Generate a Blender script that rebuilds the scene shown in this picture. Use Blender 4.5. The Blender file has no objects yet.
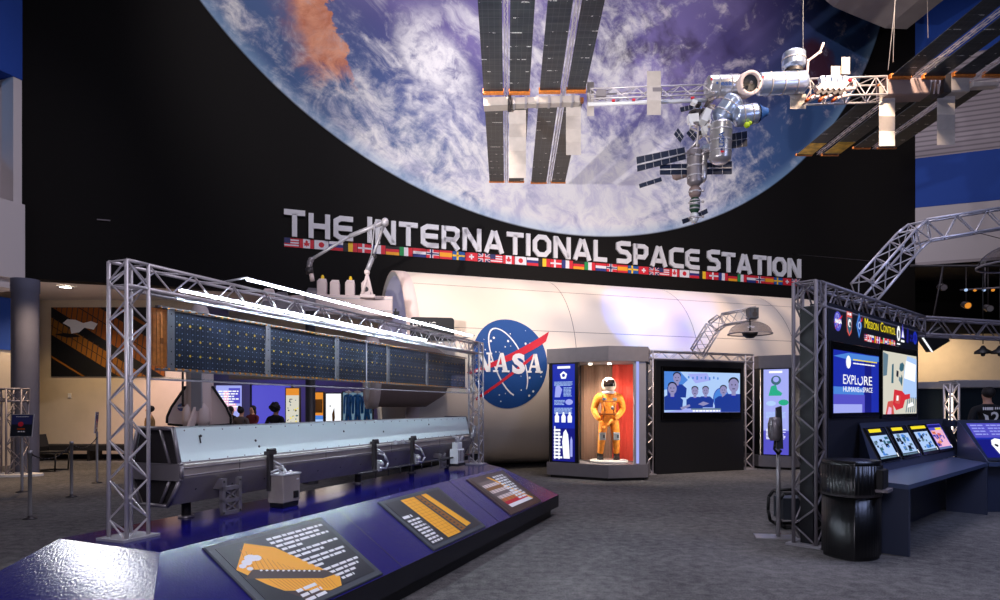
import bpy, bmesh, math, random
from mathutils import Vector as V, Matrix
random.seed(7)
C = bpy.context.scene.collection
FPX, EYE, CX, HY = 640.0, 1.6, 500.0, 406.0      # focal length in pixels, eye height, principal column, horizon row

def ray(px, py): return V(((px-CX)/FPX, 1.0, (HY-py)/FPX))
def at(px, py, Y): return V((0, 0, EYE)) + ray(px, py)*Y          # a measured pixel at a known depth
def ground(px, py, z=0.0): return at(px, py, (EYE-z)*FPX/(py-HY))

def lin(c):
    r = []
    for v in c[:3]:
        v = v/255.0
        r.append(v/12.92 if v <= .04045 else ((v+.055)/1.055)**2.4)
    return (*r, 1.0)

# ------------------------------------------------------------------ materials
MT = {}
def mat(name, col, rough=.5, metal=0.0, emit=0.0, spec=.5, noise=None, bump=None, coat=0.0, ecol=None):
    if name in MT: return MT[name]
    m = bpy.data.materials.new(name); m.use_nodes = True
    nt = m.node_tree; b = nt.nodes['Principled BSDF']
    c = lin(col)
    b.inputs['Base Color'].default_value = c
    b.inputs['Roughness'].default_value = rough
    b.inputs['Metallic'].default_value = metal
    b.inputs['Specular IOR Level'].default_value = spec
    b.inputs['Coat Weight'].default_value = coat
    if emit:
        b.inputs['Emission Color'].default_value = lin(ecol) if ecol else c
        b.inputs['Emission Strength'].default_value = emit
    if noise or bump:
        tc = nt.nodes.new('ShaderNodeTexCoord')
    if noise:                                   # (scale, amount) gentle colour variation
        n = nt.nodes.new('ShaderNodeTexNoise'); n.inputs['Scale'].default_value = noise[0]; n.inputs['Detail'].default_value = 5
        nt.links.new(tc.outputs['Object'], n.inputs['Vector'])
        r = nt.nodes.new('ShaderNodeValToRGB')
        r.color_ramp.elements[0].position = .3; r.color_ramp.elements[1].position = .7
        a = noise[1]
        r.color_ramp.elements[0].color = (*[max(0, x*(1-a)) for x in c[:3]], 1)
        r.color_ramp.elements[1].color = (*[min(1, x*(1+a)) for x in c[:3]], 1)
        nt.links.new(n.outputs['Fac'], r.inputs['Fac']); nt.links.new(r.outputs['Color'], b.inputs['Base Color'])
    if bump:
        n2 = nt.nodes.new('ShaderNodeTexNoise'); n2.inputs['Scale'].default_value = bump[0]; n2.inputs['Detail'].default_value = 3
        nt.links.new(tc.outputs['Object'], n2.inputs['Vector'])
        bp = nt.nodes.new('ShaderNodeBump'); bp.inputs['Strength'].default_value = bump[1]; bp.inputs['Distance'].default_value = bump[2] if len(bump) > 2 else .01
        nt.links.new(n2.outputs['Fac'], bp.inputs['Height']); nt.links.new(bp.outputs['Normal'], b.inputs['Normal'])
    MT[name] = m
    return m

class X:                                        # tiny expression layer over shader math nodes
    def __init__(s, nt, k): s.nt, s.k = nt, k
    def op(s, o, b=None, c=None):
        n = s.nt.nodes.new('ShaderNodeMath'); n.operation = o
        for i, v in enumerate((s, b, c)):
            if v is None: continue
            if isinstance(v, X): s.nt.links.new(v.k, n.inputs[i])
            else: n.inputs[i].default_value = v
        return X(s.nt, n.outputs[0])
    def __add__(s, o): return s.op('ADD', o)
    __radd__ = __add__
    def __sub__(s, o): return s.op('SUBTRACT', o)
    def __rsub__(s, o): return s.op('MULTIPLY', -1.0).op('ADD', o)
    def __mul__(s, o): return s.op('MULTIPLY', o)
    __rmul__ = __mul__
    def __truediv__(s, o): return s.op('DIVIDE', o)
    def lt(s, o): return s.op('LESS_THAN', o)
    def gt(s, o): return s.op('GREATER_THAN', o)
    def mx(s, o): return s.op('MAXIMUM', o)
    def mn(s, o): return s.op('MINIMUM', o)
    def fract(s): return s.op('FRACT')
    def abs(s): return s.op('ABSOLUTE')
    def step(s, a, b):
        n = s.nt.nodes.new('ShaderNodeMapRange'); n.interpolation_type = 'SMOOTHSTEP'
        s.nt.links.new(s.k, n.inputs[0]); n.inputs[1].default_value = a; n.inputs[2].default_value = b
        if a > b:
            n.inputs[1].default_value = b; n.inputs[2].default_value = a; n.inputs[3].default_value = 1; n.inputs[4].default_value = 0
        return X(s.nt, n.outputs[0])
def hyp(a, b): return (a*a+b*b).op('SQRT')
def vec(nt, x, y, z=0.0):
    n = nt.nodes.new('ShaderNodeCombineXYZ')
    for i, v in enumerate((x, y, z)):
        if isinstance(v, X): nt.links.new(v.k, n.inputs[i])
        else: n.inputs[i].default_value = v
    return n.outputs[0]
def noise(nt, v, scale, detail=6, rough=.55, dist=0.0):
    n = nt.nodes.new('ShaderNodeTexNoise'); nt.links.new(v, n.inputs['Vector'])
    n.inputs['Scale'].default_value = scale; n.inputs['Detail'].default_value = detail
    n.inputs['Roughness'].default_value = rough; n.inputs['Distortion'].default_value = dist
    return X(nt, n.outputs['Fac'])
def mixc(nt, f, a, b):
    n = nt.nodes.new('ShaderNodeMix'); n.data_type = 'RGBA'
    nt.links.new(f.k, n.inputs[0])
    for i, v in ((6, a), (7, b)):
        if isinstance(v, tuple): n.inputs[i].default_value = lin(v)
        else: nt.links.new(v, n.inputs[i])
    return n.outputs[2]
def new_nodes(name):
    m = bpy.data.materials.new(name); m.use_nodes = True; MT[name] = m
    nt = m.node_tree; b = nt.nodes['Principled BSDF']
    tc = nt.nodes.new('ShaderNodeTexCoord'); s = nt.nodes.new('ShaderNodeSeparateXYZ')
    nt.links.new(tc.outputs['Object'], s.inputs[0])
    return m, nt, b, X(nt, s.outputs[0]), X(nt, s.outputs[1]), X(nt, s.outputs[2])
def glass(name, tint=(235, 242, 245), rough=.02, refl=.9):
    if name in MT: return MT[name]
    m = bpy.data.materials.new(name); m.use_nodes = True; nt = m.node_tree
    nt.nodes.clear()
    o = nt.nodes.new('ShaderNodeOutputMaterial'); t = nt.nodes.new('ShaderNodeBsdfTransparent'); g = nt.nodes.new('ShaderNodeBsdfGlossy')
    mx = nt.nodes.new('ShaderNodeMixShader'); lw = nt.nodes.new('ShaderNodeFresnel'); lw.inputs['IOR'].default_value = 1.45
    ml = nt.nodes.new('ShaderNodeMath'); ml.operation = 'MULTIPLY'; ml.inputs[1].default_value = refl
    gm = nt.nodes.new('ShaderNodeNewGeometry'); sb = nt.nodes.new('ShaderNodeMath'); sb.operation = 'SUBTRACT'; sb.inputs[0].default_value = 1.0
    nt.links.new(gm.outputs['Backfacing'], sb.inputs[1]); nt.links.new(sb.outputs[0], ml.inputs[1]); lw.inputs['IOR'].default_value = 1.0+.45*refl
    t.inputs[0].default_value = lin(tint); g.inputs['Roughness'].default_value = rough
    nt.links.new(lw.outputs[0], ml.inputs[0]); nt.links.new(ml.outputs[0], mx.inputs[0])
    nt.links.new(t.outputs[0], mx.inputs[1]); nt.links.new(g.outputs[0], mx.inputs[2]); nt.links.new(mx.outputs[0], o.inputs[0])
    MT[name] = m
    return m

# ------------------------------------------------------------------ mesh builder
class Fr:                                       # a flat frame: origin, right, up, outward normal
    def __init__(s, o, u, v, n=None):
        s.o, s.u, s.v = V(o), V(u).normalized(), V(v).normalized()
        s.n = V(n).normalized() if n is not None else s.u.cross(s.v).normalized()
    def p(s, a, b, c=0.0): return s.o + s.u*a + s.v*b + s.n*c
    def hit(s, px, py):                         # where a sight line meets the frame, in its own metres
        d = ray(px, py); e = V((0, 0, EYE))
        t = (s.o-e).dot(s.n)/d.dot(s.n); q = e+d*t-s.o
        return q.dot(s.u), q.dot(s.v)

class MB:
    def __init__(s, m=None): s.v, s.f, s.mi, s.sm, s.ms = [], [], [], [], []; s.m = m
    def use(s, m): s.m = m; return s
    def face(s, idx, smooth=False):
        if s.m not in s.ms: s.ms.append(s.m)
        s.f.append(tuple(idx)); s.mi.append(s.ms.index(s.m)); s.sm.append(smooth)
    def add(s, vs, fs, smooth=False):
        k = len(s.v); s.v += [tuple(x) for x in vs]
        for f in fs: s.face([k+i for i in f], smooth)
        return s
    def poly(s, pts): return s.add(pts, [range(len(pts))])
    def hexa(s, p):                             # 8 corners: bottom ring then top ring
        return s.add(p, [(3,2,1,0),(4,5,6,7),(0,1,5,4),(1,2,6,5),(2,3,7,6),(3,0,4,7)])
    def box(s, lo, hi):
        (a,b,c),(d,e,f) = lo, hi
        return s.hexa([(a,b,c),(d,b,c),(d,e,c),(a,e,c),(a,b,f),(d,b,f),(d,e,f),(a,e,f)])
    def obox(s, c, u, v, n, hu, hv, hn):        # oriented box about its centre, half sizes
        c, u, v, n = V(c), V(u)*hu, V(v)*hv, V(n)*hn
        return s.hexa([c-u-v-n, c+u-v-n, c+u+v-n, c-u+v-n, c-u-v+n, c+u-v+n, c+u+v+n, c-u+v+n])
    def bbox(s, fr, a0, b0, a1, b1, c0, c1, bev=0.0):   # box on a frame; chamfered outer edge when bev
        P = fr.p
        if not bev: return s.hexa([P(a0,b0,c0),P(a1,b0,c0),P(a1,b1,c0),P(a0,b1,c0),P(a0,b0,c1),P(a1,b0,c1),P(a1,b1,c1),P(a0,b1,c1)])
        k = c1-bev; e = bev
        s.hexa([P(a0,b0,c0),P(a1,b0,c0),P(a1,b1,c0),P(a0,b1,c0),P(a0,b0,k),P(a1,b0,k),P(a1,b1,k),P(a0,b1,k)])
        return s.hexa([P(a0,b0,k),P(a1,b0,k),P(a1,b1,k),P(a0,b1,k),P(a0+e,b0+e,c1),P(a1-e,b0+e,c1),P(a1-e,b1-e,c1),P(a0+e,b1-e,c1)])
    def rect(s, fr, a0, b0, a1, b1, c=0.0):
        return s.poly([fr.p(a0,b0,c), fr.p(a1,b0,c), fr.p(a1,b1,c), fr.p(a0,b1,c)])
    def shape(s, fr, pts, c=0.0): return s.poly([fr.p(a,b,c) for a, b in pts])
    def disc(s, fr, a, b, r, c=0.0, n=28, ry=None, rot=0.0):
        ry = r if ry is None else ry; q = []
        for i in range(n):
            t = 2*math.pi*i/n; x, y = r*math.cos(t), ry*math.sin(t)
            q.append(fr.p(a+x*math.cos(rot)-y*math.sin(rot), b+x*math.sin(rot)+y*math.cos(rot), c))
        return s.poly(q)
    def ring(s, fr, a, b, rx, ry, w, c=0.0, n=40, rot=0.0, t0=0.0, t1=2*math.pi):
        k = []
        for i in range(n+1):
            t = t0+(t1-t0)*i/n
            for d in (0, w):
                x, y = (rx+d)*math.cos(t), (ry+d)*math.sin(t)
                k.append(fr.p(a+x*math.cos(rot)-y*math.sin(rot), b+x*math.sin(rot)+y*math.cos(rot), c))
        return s.add(k, [(2*i, 2*i+1, 2*i+3, 2*i+2) for i in range(n)])
    def prism(s, pts, d):                       # polygon pushed along d
        n = len(pts); d = V(d); a = [V(p) for p in pts]
        return s.add(a+[p+d for p in a], [tuple(range(n-1,-1,-1)), tuple(range(n, 2*n))]+[(i,(i+1)%n,n+(i+1)%n,n+i) for i in range(n)])
    def tube(s, p0, p1, r, n=8, r1=None, caps=True):
        p0, p1 = V(p0), V(p1); d = (p1-p0)
        if d.length < 1e-6: return s
        d.normalize(); a = d.orthogonal().normalized(); b = d.cross(a); r1 = r if r1 is None else r1
        vs = []
        for p, q in ((p0, r), (p1, r1)):
            for i in range(n):
                t = 2*math.pi*i/n; vs.append(p+(a*math.cos(t)+b*math.sin(t))*q)
        k = len(s.v); s.v += [tuple(x) for x in vs]
        for i in range(n): s.face((k+i, k+(i+1)%n, k+n+(i+1)%n, k+n+i), n > 5)
        if caps:
            s.face([k+i for i in range(n-1,-1,-1)]); s.face([k+n+i for i in range(n)])
        return s
    def path(s, pts, r, n=8):
        for i in range(len(pts)-1):
            s.tube(pts[i], pts[i+1], r, n)
        return s
    def lathe(s, c, axis, prof, n=24, up=None, smooth=True, a0=0.0, a1=2*math.pi):   # prof: (radius, height) pairs along the axis
        c, d = V(c), V(axis).normalized(); a = V(up).normalized() if up is not None else d.orthogonal().normalized(); b = d.cross(a)
        full = abs(a1-a0-2*math.pi) < 1e-4; m = n if full else n+1; vs = []
        for r, h in prof:
            for i in range(m):
                t = a0+(a1-a0)*i/n; vs.append(c+d*h+(a*math.cos(t)+b*math.sin(t))*r)
        fs = [(j*m+i, j*m+(i+1)%m, (j+1)*m+(i+1)%m, (j+1)*m+i) for j in range(len(prof)-1) for i in range(n)]
        return s.add(vs, fs, smooth)
    def ball(s, c, rx, ry=None, rz=None, n=16, m=10):
        ry = rx if ry is None else ry; rz = rx if rz is None else rz; c = V(c); vs = []; fs = []
        for j in range(m+1):
            p = math.pi*j/m
            for i in range(n):
                t = 2*math.pi*i/n; vs.append(c+V((rx*math.sin(p)*math.cos(t), ry*math.sin(p)*math.sin(t), -rz*math.cos(p))))
        for j in range(m):
            for i in range(n): fs.append((j*n+i, j*n+(i+1)%n, (j+1)*n+(i+1)%n, (j+1)*n+i))
        return s.add(vs, fs, True)
    def text(s, fr, txt, a, b, h, w=None, c=0.0, bold=0.0, align='L'):   # cap height h; squeezed to width w
        vs, fs, x0, x1, ht = text2d(txt, bold)
        k = h/ht; kx = (w/(x1-x0)) if w else k
        off = {'L': 0, 'C': -(x1-x0)*kx/2, 'R': -(x1-x0)*kx}[align]
        return s.add([fr.p(a+off+(x-x0)*kx, b+y*k, c) for x, y in vs], fs)
    def lines(s, fr, a, b, w, n, pitch, h, c=0.0, rag=.25, word=None):   # rows of unreadable small print
        for i in range(n):
            x = a; end = a+w*(1-rag*random.random()); y = b-i*pitch
            while x < end:
                l = (word or w*.11)*(.5+random.random()); s.rect(fr, x, y-h, min(x+l, end), y, c); x += l+h*.55
        return s
    def truss(s, p0, p1, up, w, r, n, h=None, rb=None, frames=True):   # square lattice beam, p0..p1 is its centre line
        p0, p1 = V(p0), V(p1); d = (p1-p0).normalized(); side = d.cross(V(up)).normalized(); up = side.cross(d).normalized()
        h = h or w; rb = rb or r*.55; q = [side*w/2+up*h/2, -side*w/2+up*h/2, -side*w/2-up*h/2, side*w/2-up*h/2]
        for k in q: s.tube(p0+k, p1+k, r, 8)
        L = p1-p0
        for j in range(4):
            a, b = q[j], q[(j+1) % 4]
            for i in range(n):
                f0, f1 = i/n, (i+1)/n
                if (i+j) % 2: a2, b2 = b, a
                else: a2, b2 = a, b
                s.tube(p0+L*f0+a2, p0+L*f1+b2, rb, 5)
            if frames:
                for f in (0, 1): s.tube(p0+L*f+a, p0+L*f+b, rb, 5)
        return s
    def build(s, name, parent=None, frame=None, matx=None):
        me = bpy.data.meshes.new(name); me.from_pydata(s.v, [], s.f)
        for m in s.ms: me.materials.append(MT[m])
        me.polygons.foreach_set('material_index', s.mi); me.polygons.foreach_set('use_smooth', s.sm)
        me.update()
        return link(name, me, parent, matx)

WM = {}
def link(name, me, parent=None, matx=None):
    o = bpy.data.objects.new(name, me); C.objects.link(o)
    m = matx or Matrix.Identity(4)
    o.matrix_basis = m; WM[o.name] = m.copy()
    if parent is not None:
        o.parent = parent; o.matrix_parent_inverse = WM[parent.name].inverted()
    return o
def tag(o, label, cat, group=None):
    o['label'] = label; o['category'] = cat
    if group: o['group'] = group
    return o
def thing(name, label, cat, loc=(0, 0, 0), group=None):
    o = link(name, None, None, Matrix.Translation(V(loc)))
    o.empty_display_size = .2
    return tag(o, label, cat, group)
def struct(o): o['kind'] = 'structure'; return o
def copy_tree(src, dest, label=None, group=None):   # a thing, its parts and sub-parts, moved to a new place
    kids = {}
    for o in bpy.data.objects:
        if o.parent: kids.setdefault(o.parent.name, []).append(o)
    r = src.copy(); C.objects.link(r); r.location = V(dest)
    if label: r['label'] = label
    if group: r['group'] = group
    def rec(a, b):
        for k in kids.get(a.name, []):
            c = k.copy(); C.objects.link(c); c.parent = b; rec(k, c)
    rec(src, r)
    return r

_T = {}
def text2d(txt, bold=0.0):
    key = (txt, bold)
    if key in _T: return _T[key]
    cu = bpy.data.curves.new('t', 'FONT'); cu.body = txt; cu.size = 1; cu.resolution_u = 3; cu.offset = bold
    o = bpy.data.objects.new('t', cu); C.objects.link(o)
    dg = bpy.context.evaluated_depsgraph_get()
    me = bpy.data.meshes.new_from_object(o.evaluated_get(dg))
    vs = [(v.co.x, v.co.y) for v in me.vertices]; fs = [tuple(p.vertices) for p in me.polygons]
    bpy.data.objects.remove(o); bpy.data.curves.remove(cu); bpy.data.meshes.remove(me)
    x0, x1 = min(v[0] for v in vs), max(v[0] for v in vs); ht = max(v[1] for v in vs)
    _T[key] = (vs, fs, x0, x1, ht)
    return _T[key]

def skin(nodes, edges, root, sub=2):            # nodes: name -> (x, y, z, radius[, radius2])
    ks = list(nodes); me = bpy.data.meshes.new('sk')
    me.from_pydata([nodes[k][:3] for k in ks], [(ks.index(a), ks.index(b)) for a, b in edges], [])
    o = bpy.data.objects.new('sk', me); C.objects.link(o)
    o.modifiers.new('Skin', 'SKIN').use_smooth_shade = True
    sv = me.skin_vertices[0].data if me.skin_vertices else None
    if sv is None:
        bm = bmesh.new(); bm.from_mesh(me); bm.verts.layers.skin.verify(); bm.to_mesh(me); bm.free(); sv = me.skin_vertices[0].data
    for i, k in enumerate(ks):
        n = nodes[k]; sv[i].radius = (n[3], n[4] if len(n) > 4 else n[3]); sv[i].use_root = (k == root)
    s = o.modifiers.new('S', 'SUBSURF'); s.levels = sub; s.render_levels = sub
    dg = bpy.context.evaluated_depsgraph_get()
    r = bpy.data.meshes.new_from_object(o.evaluated_get(dg))
    bpy.data.objects.remove(o)
    for p in r.polygons: p.use_smooth = True
    return r
# ------------------------------------------------------------------ palette
mat('black_print', (14, 12, 11), .75, spec=.2); mat('black_paint', (17, 18, 22), .5); mat('black_gloss', (8, 8, 9), .18)
mat('alu', (196, 190, 192), .42, .5); mat('alu_dark', (130, 124, 129), .5, .35); mat('alu_plain', (165, 163, 168), .5, .35)
mat('white', (235, 232, 228), .5); mat('white_metal', (222, 224, 226), .35, .2); mat('letter', (222, 222, 226), .35, .1)
mat('cream', (222, 205, 178), .8, noise=(3, .04)); mat('wall_grey', (178, 172, 176), .8); mat('pale_grey', (200, 192, 192), .8)
mat('blue_wall', (8, 62, 152), .75); mat('column_grey', (92, 94, 112), .7, noise=(4, .06)); mat('soffit', (226, 217, 212), .85)
mat('ceil_dark', (26, 24, 28), .9); mat('duct', (150, 140, 134), .75, noise=(1.2, .12))
mat('deck', (20, 16, 100), .17, spec=.5, bump=(70, .5, .003)); mat('deck_gloss', (18, 14, 92), .13, spec=.6, bump=(40, .15, .001)); mat('deck_dark', (14, 14, 26), .55); mat('frame_grey', (62, 68, 76), .4)
mat('sign_black', (30, 34, 42), .35); mat('sign_brown', (66, 50, 46), .35); mat('amber', (250, 176, 36), .5); mat('amber_dark', (150, 96, 28), .5); mat('amber_line', (206, 130, 20), .5)
mat('ink_white', (240, 240, 240), .6); mat('ink_black', (12, 12, 14), .6); mat('ink_red', (206, 32, 52), .6); mat('ink_blue', (22, 74, 142), .6)
mat('kapton', (204, 118, 46), .45, .0, noise=(30, .25)); mat('kapton_red', (190, 82, 30), .35, .3); mat('gold_glint', (226, 176, 60), .3, .5, noise=(7, .5))
mat('led', (235, 245, 255), emit=520.0, ecol=(226, 240, 255)); mat('led_warm', (255, 230, 200), emit=8.0); mat('lamp_spot', (255, 244, 224), emit=10.0)
mat('box_white', (216, 229, 227), .45, .15, bump=(60, .08)); mat('box_grey', (150, 141, 135), .5, .1, noise=(6, .12)); mat('dark_metal', (58, 54, 56), .5, .4)
mat('mid_metal', (132, 126, 130), .42, .5); mat('pink_white', (226, 206, 200), .6); mat('tube_cream', (236, 222, 206), .62, noise=(.8, .03)); mat('tube_taupe', (126, 108, 104), .65)
mat('case_grey', (116, 113, 118), .55, noise=(8, .05)); mat('drape_red', (196, 56, 40), .75); mat('drape_tan', (122, 92, 76), .8)
mat('suit', (222, 132, 24), .6, noise=(14, .3), bump=(26, .8, .02)); mat('suit_dark', (150, 82, 18), .7); mat('visor', (22, 16, 14), .08); mat('strap_grey', (150, 158, 160), .7)
mat('booth_dark', (14, 26, 36), .85, spec=.2); mat('console', (50, 58, 80), .42); mat('console_top', (70, 84, 116), .32); mat('panel_black', (15, 16, 21), .45); mat('header', (26, 28, 38), .5)
mat('skin', (196, 146, 120), .6); mat('hair', (22, 17, 16), .7); mat('cloth_black', (18, 18, 22), .85); mat('cloth_tan', (172, 134, 84), .85); mat('cloth_grey', (86, 78, 78), .85); mat('cloth_red', (96, 30, 38), .85); mat('jeans', (34, 40, 60), .85)
mat('rubber', (14, 14, 15), .6); mat('post_grey', (150, 147, 150), .4, .4); mat('silver', (206, 204, 206), .3, .75); mat('silver_blue', (180, 196, 224), .28, .7)
mat('pv_dark', (20, 30, 52), .3, spec=.6); mat('yellow', (252, 206, 40), .5); mat('green_dark', (22, 62, 42), .6); mat('lime', (190, 224, 40), .5)
mat('radiator', (182, 173, 164), .55, noise=(9, .08)); mat('cable', (160, 160, 165), .5)
def glow(n, c, e=1.0): return mat(n, (0, 0, 0), .4, emit=e, ecol=c)
for n, c, e in (('g_blue', (30, 50, 190), .8), ('g_deep', (24, 28, 140), .8), ('g_violet', (92, 88, 214), .85), ('g_lav', (168, 176, 250), .95), ('g_sky', (80, 140, 230), .9), ('g_pale', (176, 206, 250), 1.0),
                ('g_white', (250, 252, 255), 1.1), ('g_yellow', (250, 228, 40), 1.0), ('g_red', (224, 48, 60), .9), ('g_green', (40, 190, 150), .8), ('g_navy', (30, 60, 156), .9), ('g_skin', (160, 156, 208), .8),
                ('g_dark', (14, 20, 44), .7), ('g_orange', (240, 150, 50), .9), ('g_teal', (60, 110, 130), .8), ('g_cream', (226, 222, 206), .9), ('g_coral', (224, 92, 84), .9), ('g_steel', (110, 140, 160), .8), ('g_pink', (250, 190, 220), .95)):
    glow(n, c, e)
for k, c in dict(f_red=(206, 32, 50), f_white=(225, 222, 228), f_blue=(38, 48, 120), f_navy=(40, 44, 96), f_black=(24, 20, 22), f_yellow=(244, 196, 40), f_green=(24, 140, 74), f_gold=(236, 160, 30), f_lblue=(24, 84, 160)).items():
    mat(k, c, .6)
glass('acrylic', (244, 248, 249), .015, .55); glass('case_glass', (246, 246, 246), .02, .7); glass('dome_clear', (214, 212, 214), .08, 1.0); glass('window_glass', (150, 176, 196), .03, 1.0)

def carpet():
    m, nt, b, x, y, z = new_nodes('carpet')
    tc = [n for n in nt.nodes if n.type == 'TEX_COORD'][0].outputs['Object']
    n1 = noise(nt, tc, 9, 6, .7); n2 = noise(nt, tc, 70, 3, .7); n3 = noise(nt, tc, .5, 3)
    f = (n1*.45+n2*.45+n3*.25).step(.36, .80)
    nt.links.new(mixc(nt, f, (46, 46, 49), (134, 131, 128)), b.inputs['Base Color'])
    b.inputs['Roughness'].default_value = .95; b.inputs['Specular IOR Level'].default_value = .15
    bp = nt.nodes.new('ShaderNodeBump'); bp.inputs['Strength'].default_value = .5; bp.inputs['Distance'].default_value = .006
    nt.links.new(n2.k, bp.inputs['Height']); nt.links.new(bp.outputs[0], b.inputs['Normal'])
carpet()
def corrugated():
    m, nt, b, x, y, z = new_nodes('corrugated')
    w = (z*5.2).fract().abs(); f = w.step(.0, .35)*w.step(1.0, .75)
    nt.links.new(mixc(nt, f, (112, 106, 114), (158, 150, 158)), b.inputs['Base Color']); b.inputs['Roughness'].default_value = .7
corrugated()

# ------------------------------------------------------------------ directions of the place
A = V((.36385, .93146, 0)); B = V((.93146, -.36385, 0)); Z = V((0, 0, 1))         # along and across the near exhibit
U = V((.9455, .3256, 0)); N = V((.3256, -.9455, 0))                                # along the mural wall, and its normal to the room
def E_(a, b, z): return A*a+B*b+Z*z
MUR = Fr((0, 20.2, 0), U, Z, N)
def frame_matrix(fr):
    return Matrix(((fr.u.x, fr.v.x, fr.n.x, fr.o.x), (fr.u.y, fr.v.y, fr.n.y, fr.o.y), (fr.u.z, fr.v.z, fr.n.z, fr.o.z), (0, 0, 0, 1)))
L0 = Fr((0, 0, 0), (1, 0, 0), (0, 1, 0), (0, 0, 1))

# ------------------------------------------------------------------ the setting
def S_(name, mb): return struct(mb.build(name))
fl = MB('carpet'); fl.box((-26, -6, -.2), (34, 40, 0)); S_('floor', fl)
cb = MB('ceil_dark'); cb.box((-26, -6, 19), (34, 40, 19.3))
for i in range(9): cb.box((-26, -2+i*3.4, 18.6), (34, -1.8+i*3.4, 19))
S_('ceiling', cb)
wl0, wl1 = -12.75, 17.85
w = MB('black_print'); w.bbox(MUR, wl0, 4.86, wl1, 19, -.35, 0)
w.bbox(MUR, wl0, 4.80, wl1, 4.86, -.35, .03)
S_('wall_mural', w)
# ground floor behind the mural: ceiling, far wall with an opening to the lit room
w = MB('soffit'); w.poly([MUR.p(wl0-4, 4.82, 0), MUR.p(4, 4.82, -.05), V((6, 30, 4.82)), V((-22, 30, 4.82))]); S_('ceiling_gallery', w)
w = MB('cream'); w.box((-19, 19.5, 0), (-9.2, 19.8, 4.82)); S_('wall_gallery', w)
t_ = MB('black_paint'); t_.box((-19, 19.4, 0), (-9.2, 19.5, .14)); struct(t_.build('baseboard_gallery'))
w = MB('cream'); w.box((-9.2, 21.7, 2.5), (-1.0, 22.0, 4.82)); S_('wall_gallery_header', w)
w = MB('wall_grey'); w.box((-16, 27, 0), (4, 27.3, 4.82)); S_('wall_gallery_far', w)
# left side wall: runs towards the camera
P0 = MUR.p(wl0, 0, 0)
LW = Fr(P0, -A, Z, B)                            # u runs back towards the camera
w = MB('blue_wall'); w.bbox(LW, 0, 9.75, 18, 19, -.4, .12); w.use('pale_grey')
w.bbox(LW, 0, 4.74, 18, 6.62, -1.2, .22); w.bbox(LW, .0, 6.62, .2, 9.75, -.6, .1); w.bbox(LW, .2, 6.62, 18, 7.75, -.6, -.4)
w.bbox(LW, 0, 4.5, 18, 4.74, -1.2, .1)
S_('wall_left', w)
wn = MB('pale_grey')
for a0, a1, b0, b1 in ((.2, 18, 7.75, 7.85), (.2, 18, 9.65, 9.75), (.2, .27, 7.85, 9.65), (3.4, 3.5, 7.85, 9.65), (6.6, 6.7, 7.85, 9.65)): wn.bbox(LW, a0, b0, a1, b1, -.5, -.4)
wn.use('window_glass'); wn.bbox(LW, .27, 7.85, 18, 9.65, -.47, -.45); S_('window_1', wn)
w = MB('wall_grey'); w.bbox(LW, 0, 4.74, 18, 12, -3.2, -3.0); w.use('frame_grey')
w.bbox(LW, .4, 6.7, 1.3, 8.5, -2.9, -2.5); S_('wall_left_room', w)
w = MB('cream'); w.bbox(LW, -1.1, 0, 18, 3.1, -1.7, -1.5); w.use('blue_wall'); w.bbox(LW, -1.1, 3.1, 18, 4.5, -1.7, -1.45); S_('wall_left_lower', w)
c = MB('column_grey'); c.lathe((-11.35, 15.3, 0), Z, [(.28, 0), (.28, 4.3), (.295, 4.32), (.295, 4.62)], 28); struct(c.build('column_left'))
# right side wall in broad bands
P1 = MUR.p(wl1, 0, 0)
RW = Fr(P1, V((.9323, -.3617, 0)), Z, V((-.3617, -.9323, 0)))
w = MB('blue_wall'); w.bbox(RW, 0, 15.6, 26, 19, -.3, 0); w.use('corrugated'); w.bbox(RW, 0, 11.65, 26, 15.6, -.3, 0)
w.use('blue_wall'); w.bbox(RW, 0, 9.65, 26, 11.65, -.3, .02); w.use('wall_grey'); w.bbox(RW, 0, 7.35, 26, 9.65, -.3, 0)
w.use('alu_dark'); w.bbox(RW, 0, 7.3, 26, 7.42, -.3, .03); S_('wall_right', w)
# low dark room beyond the opening on the right
w = MB('ceil_dark'); w.poly([P1+Z*7.3, P1+Z*7.3+RW.u*26, P1+Z*7.3+RW.u*26-RW.n*14, P1+Z*7.3-RW.n*14])
S_('ceiling_far_room', w)
FR_ = Fr((15, 30, 0), V((.985, -.17, 0)), Z, V((-.17, -.985, 0)))
w = MB('cream'); w.bbox(FR_, -3, 0, 18, 4.85, -.3, 0); w.use('black_print'); w.bbox(FR_, -3, 4.85, 18, 9, -.3, .2); S_('wall_far_room', w)

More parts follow.
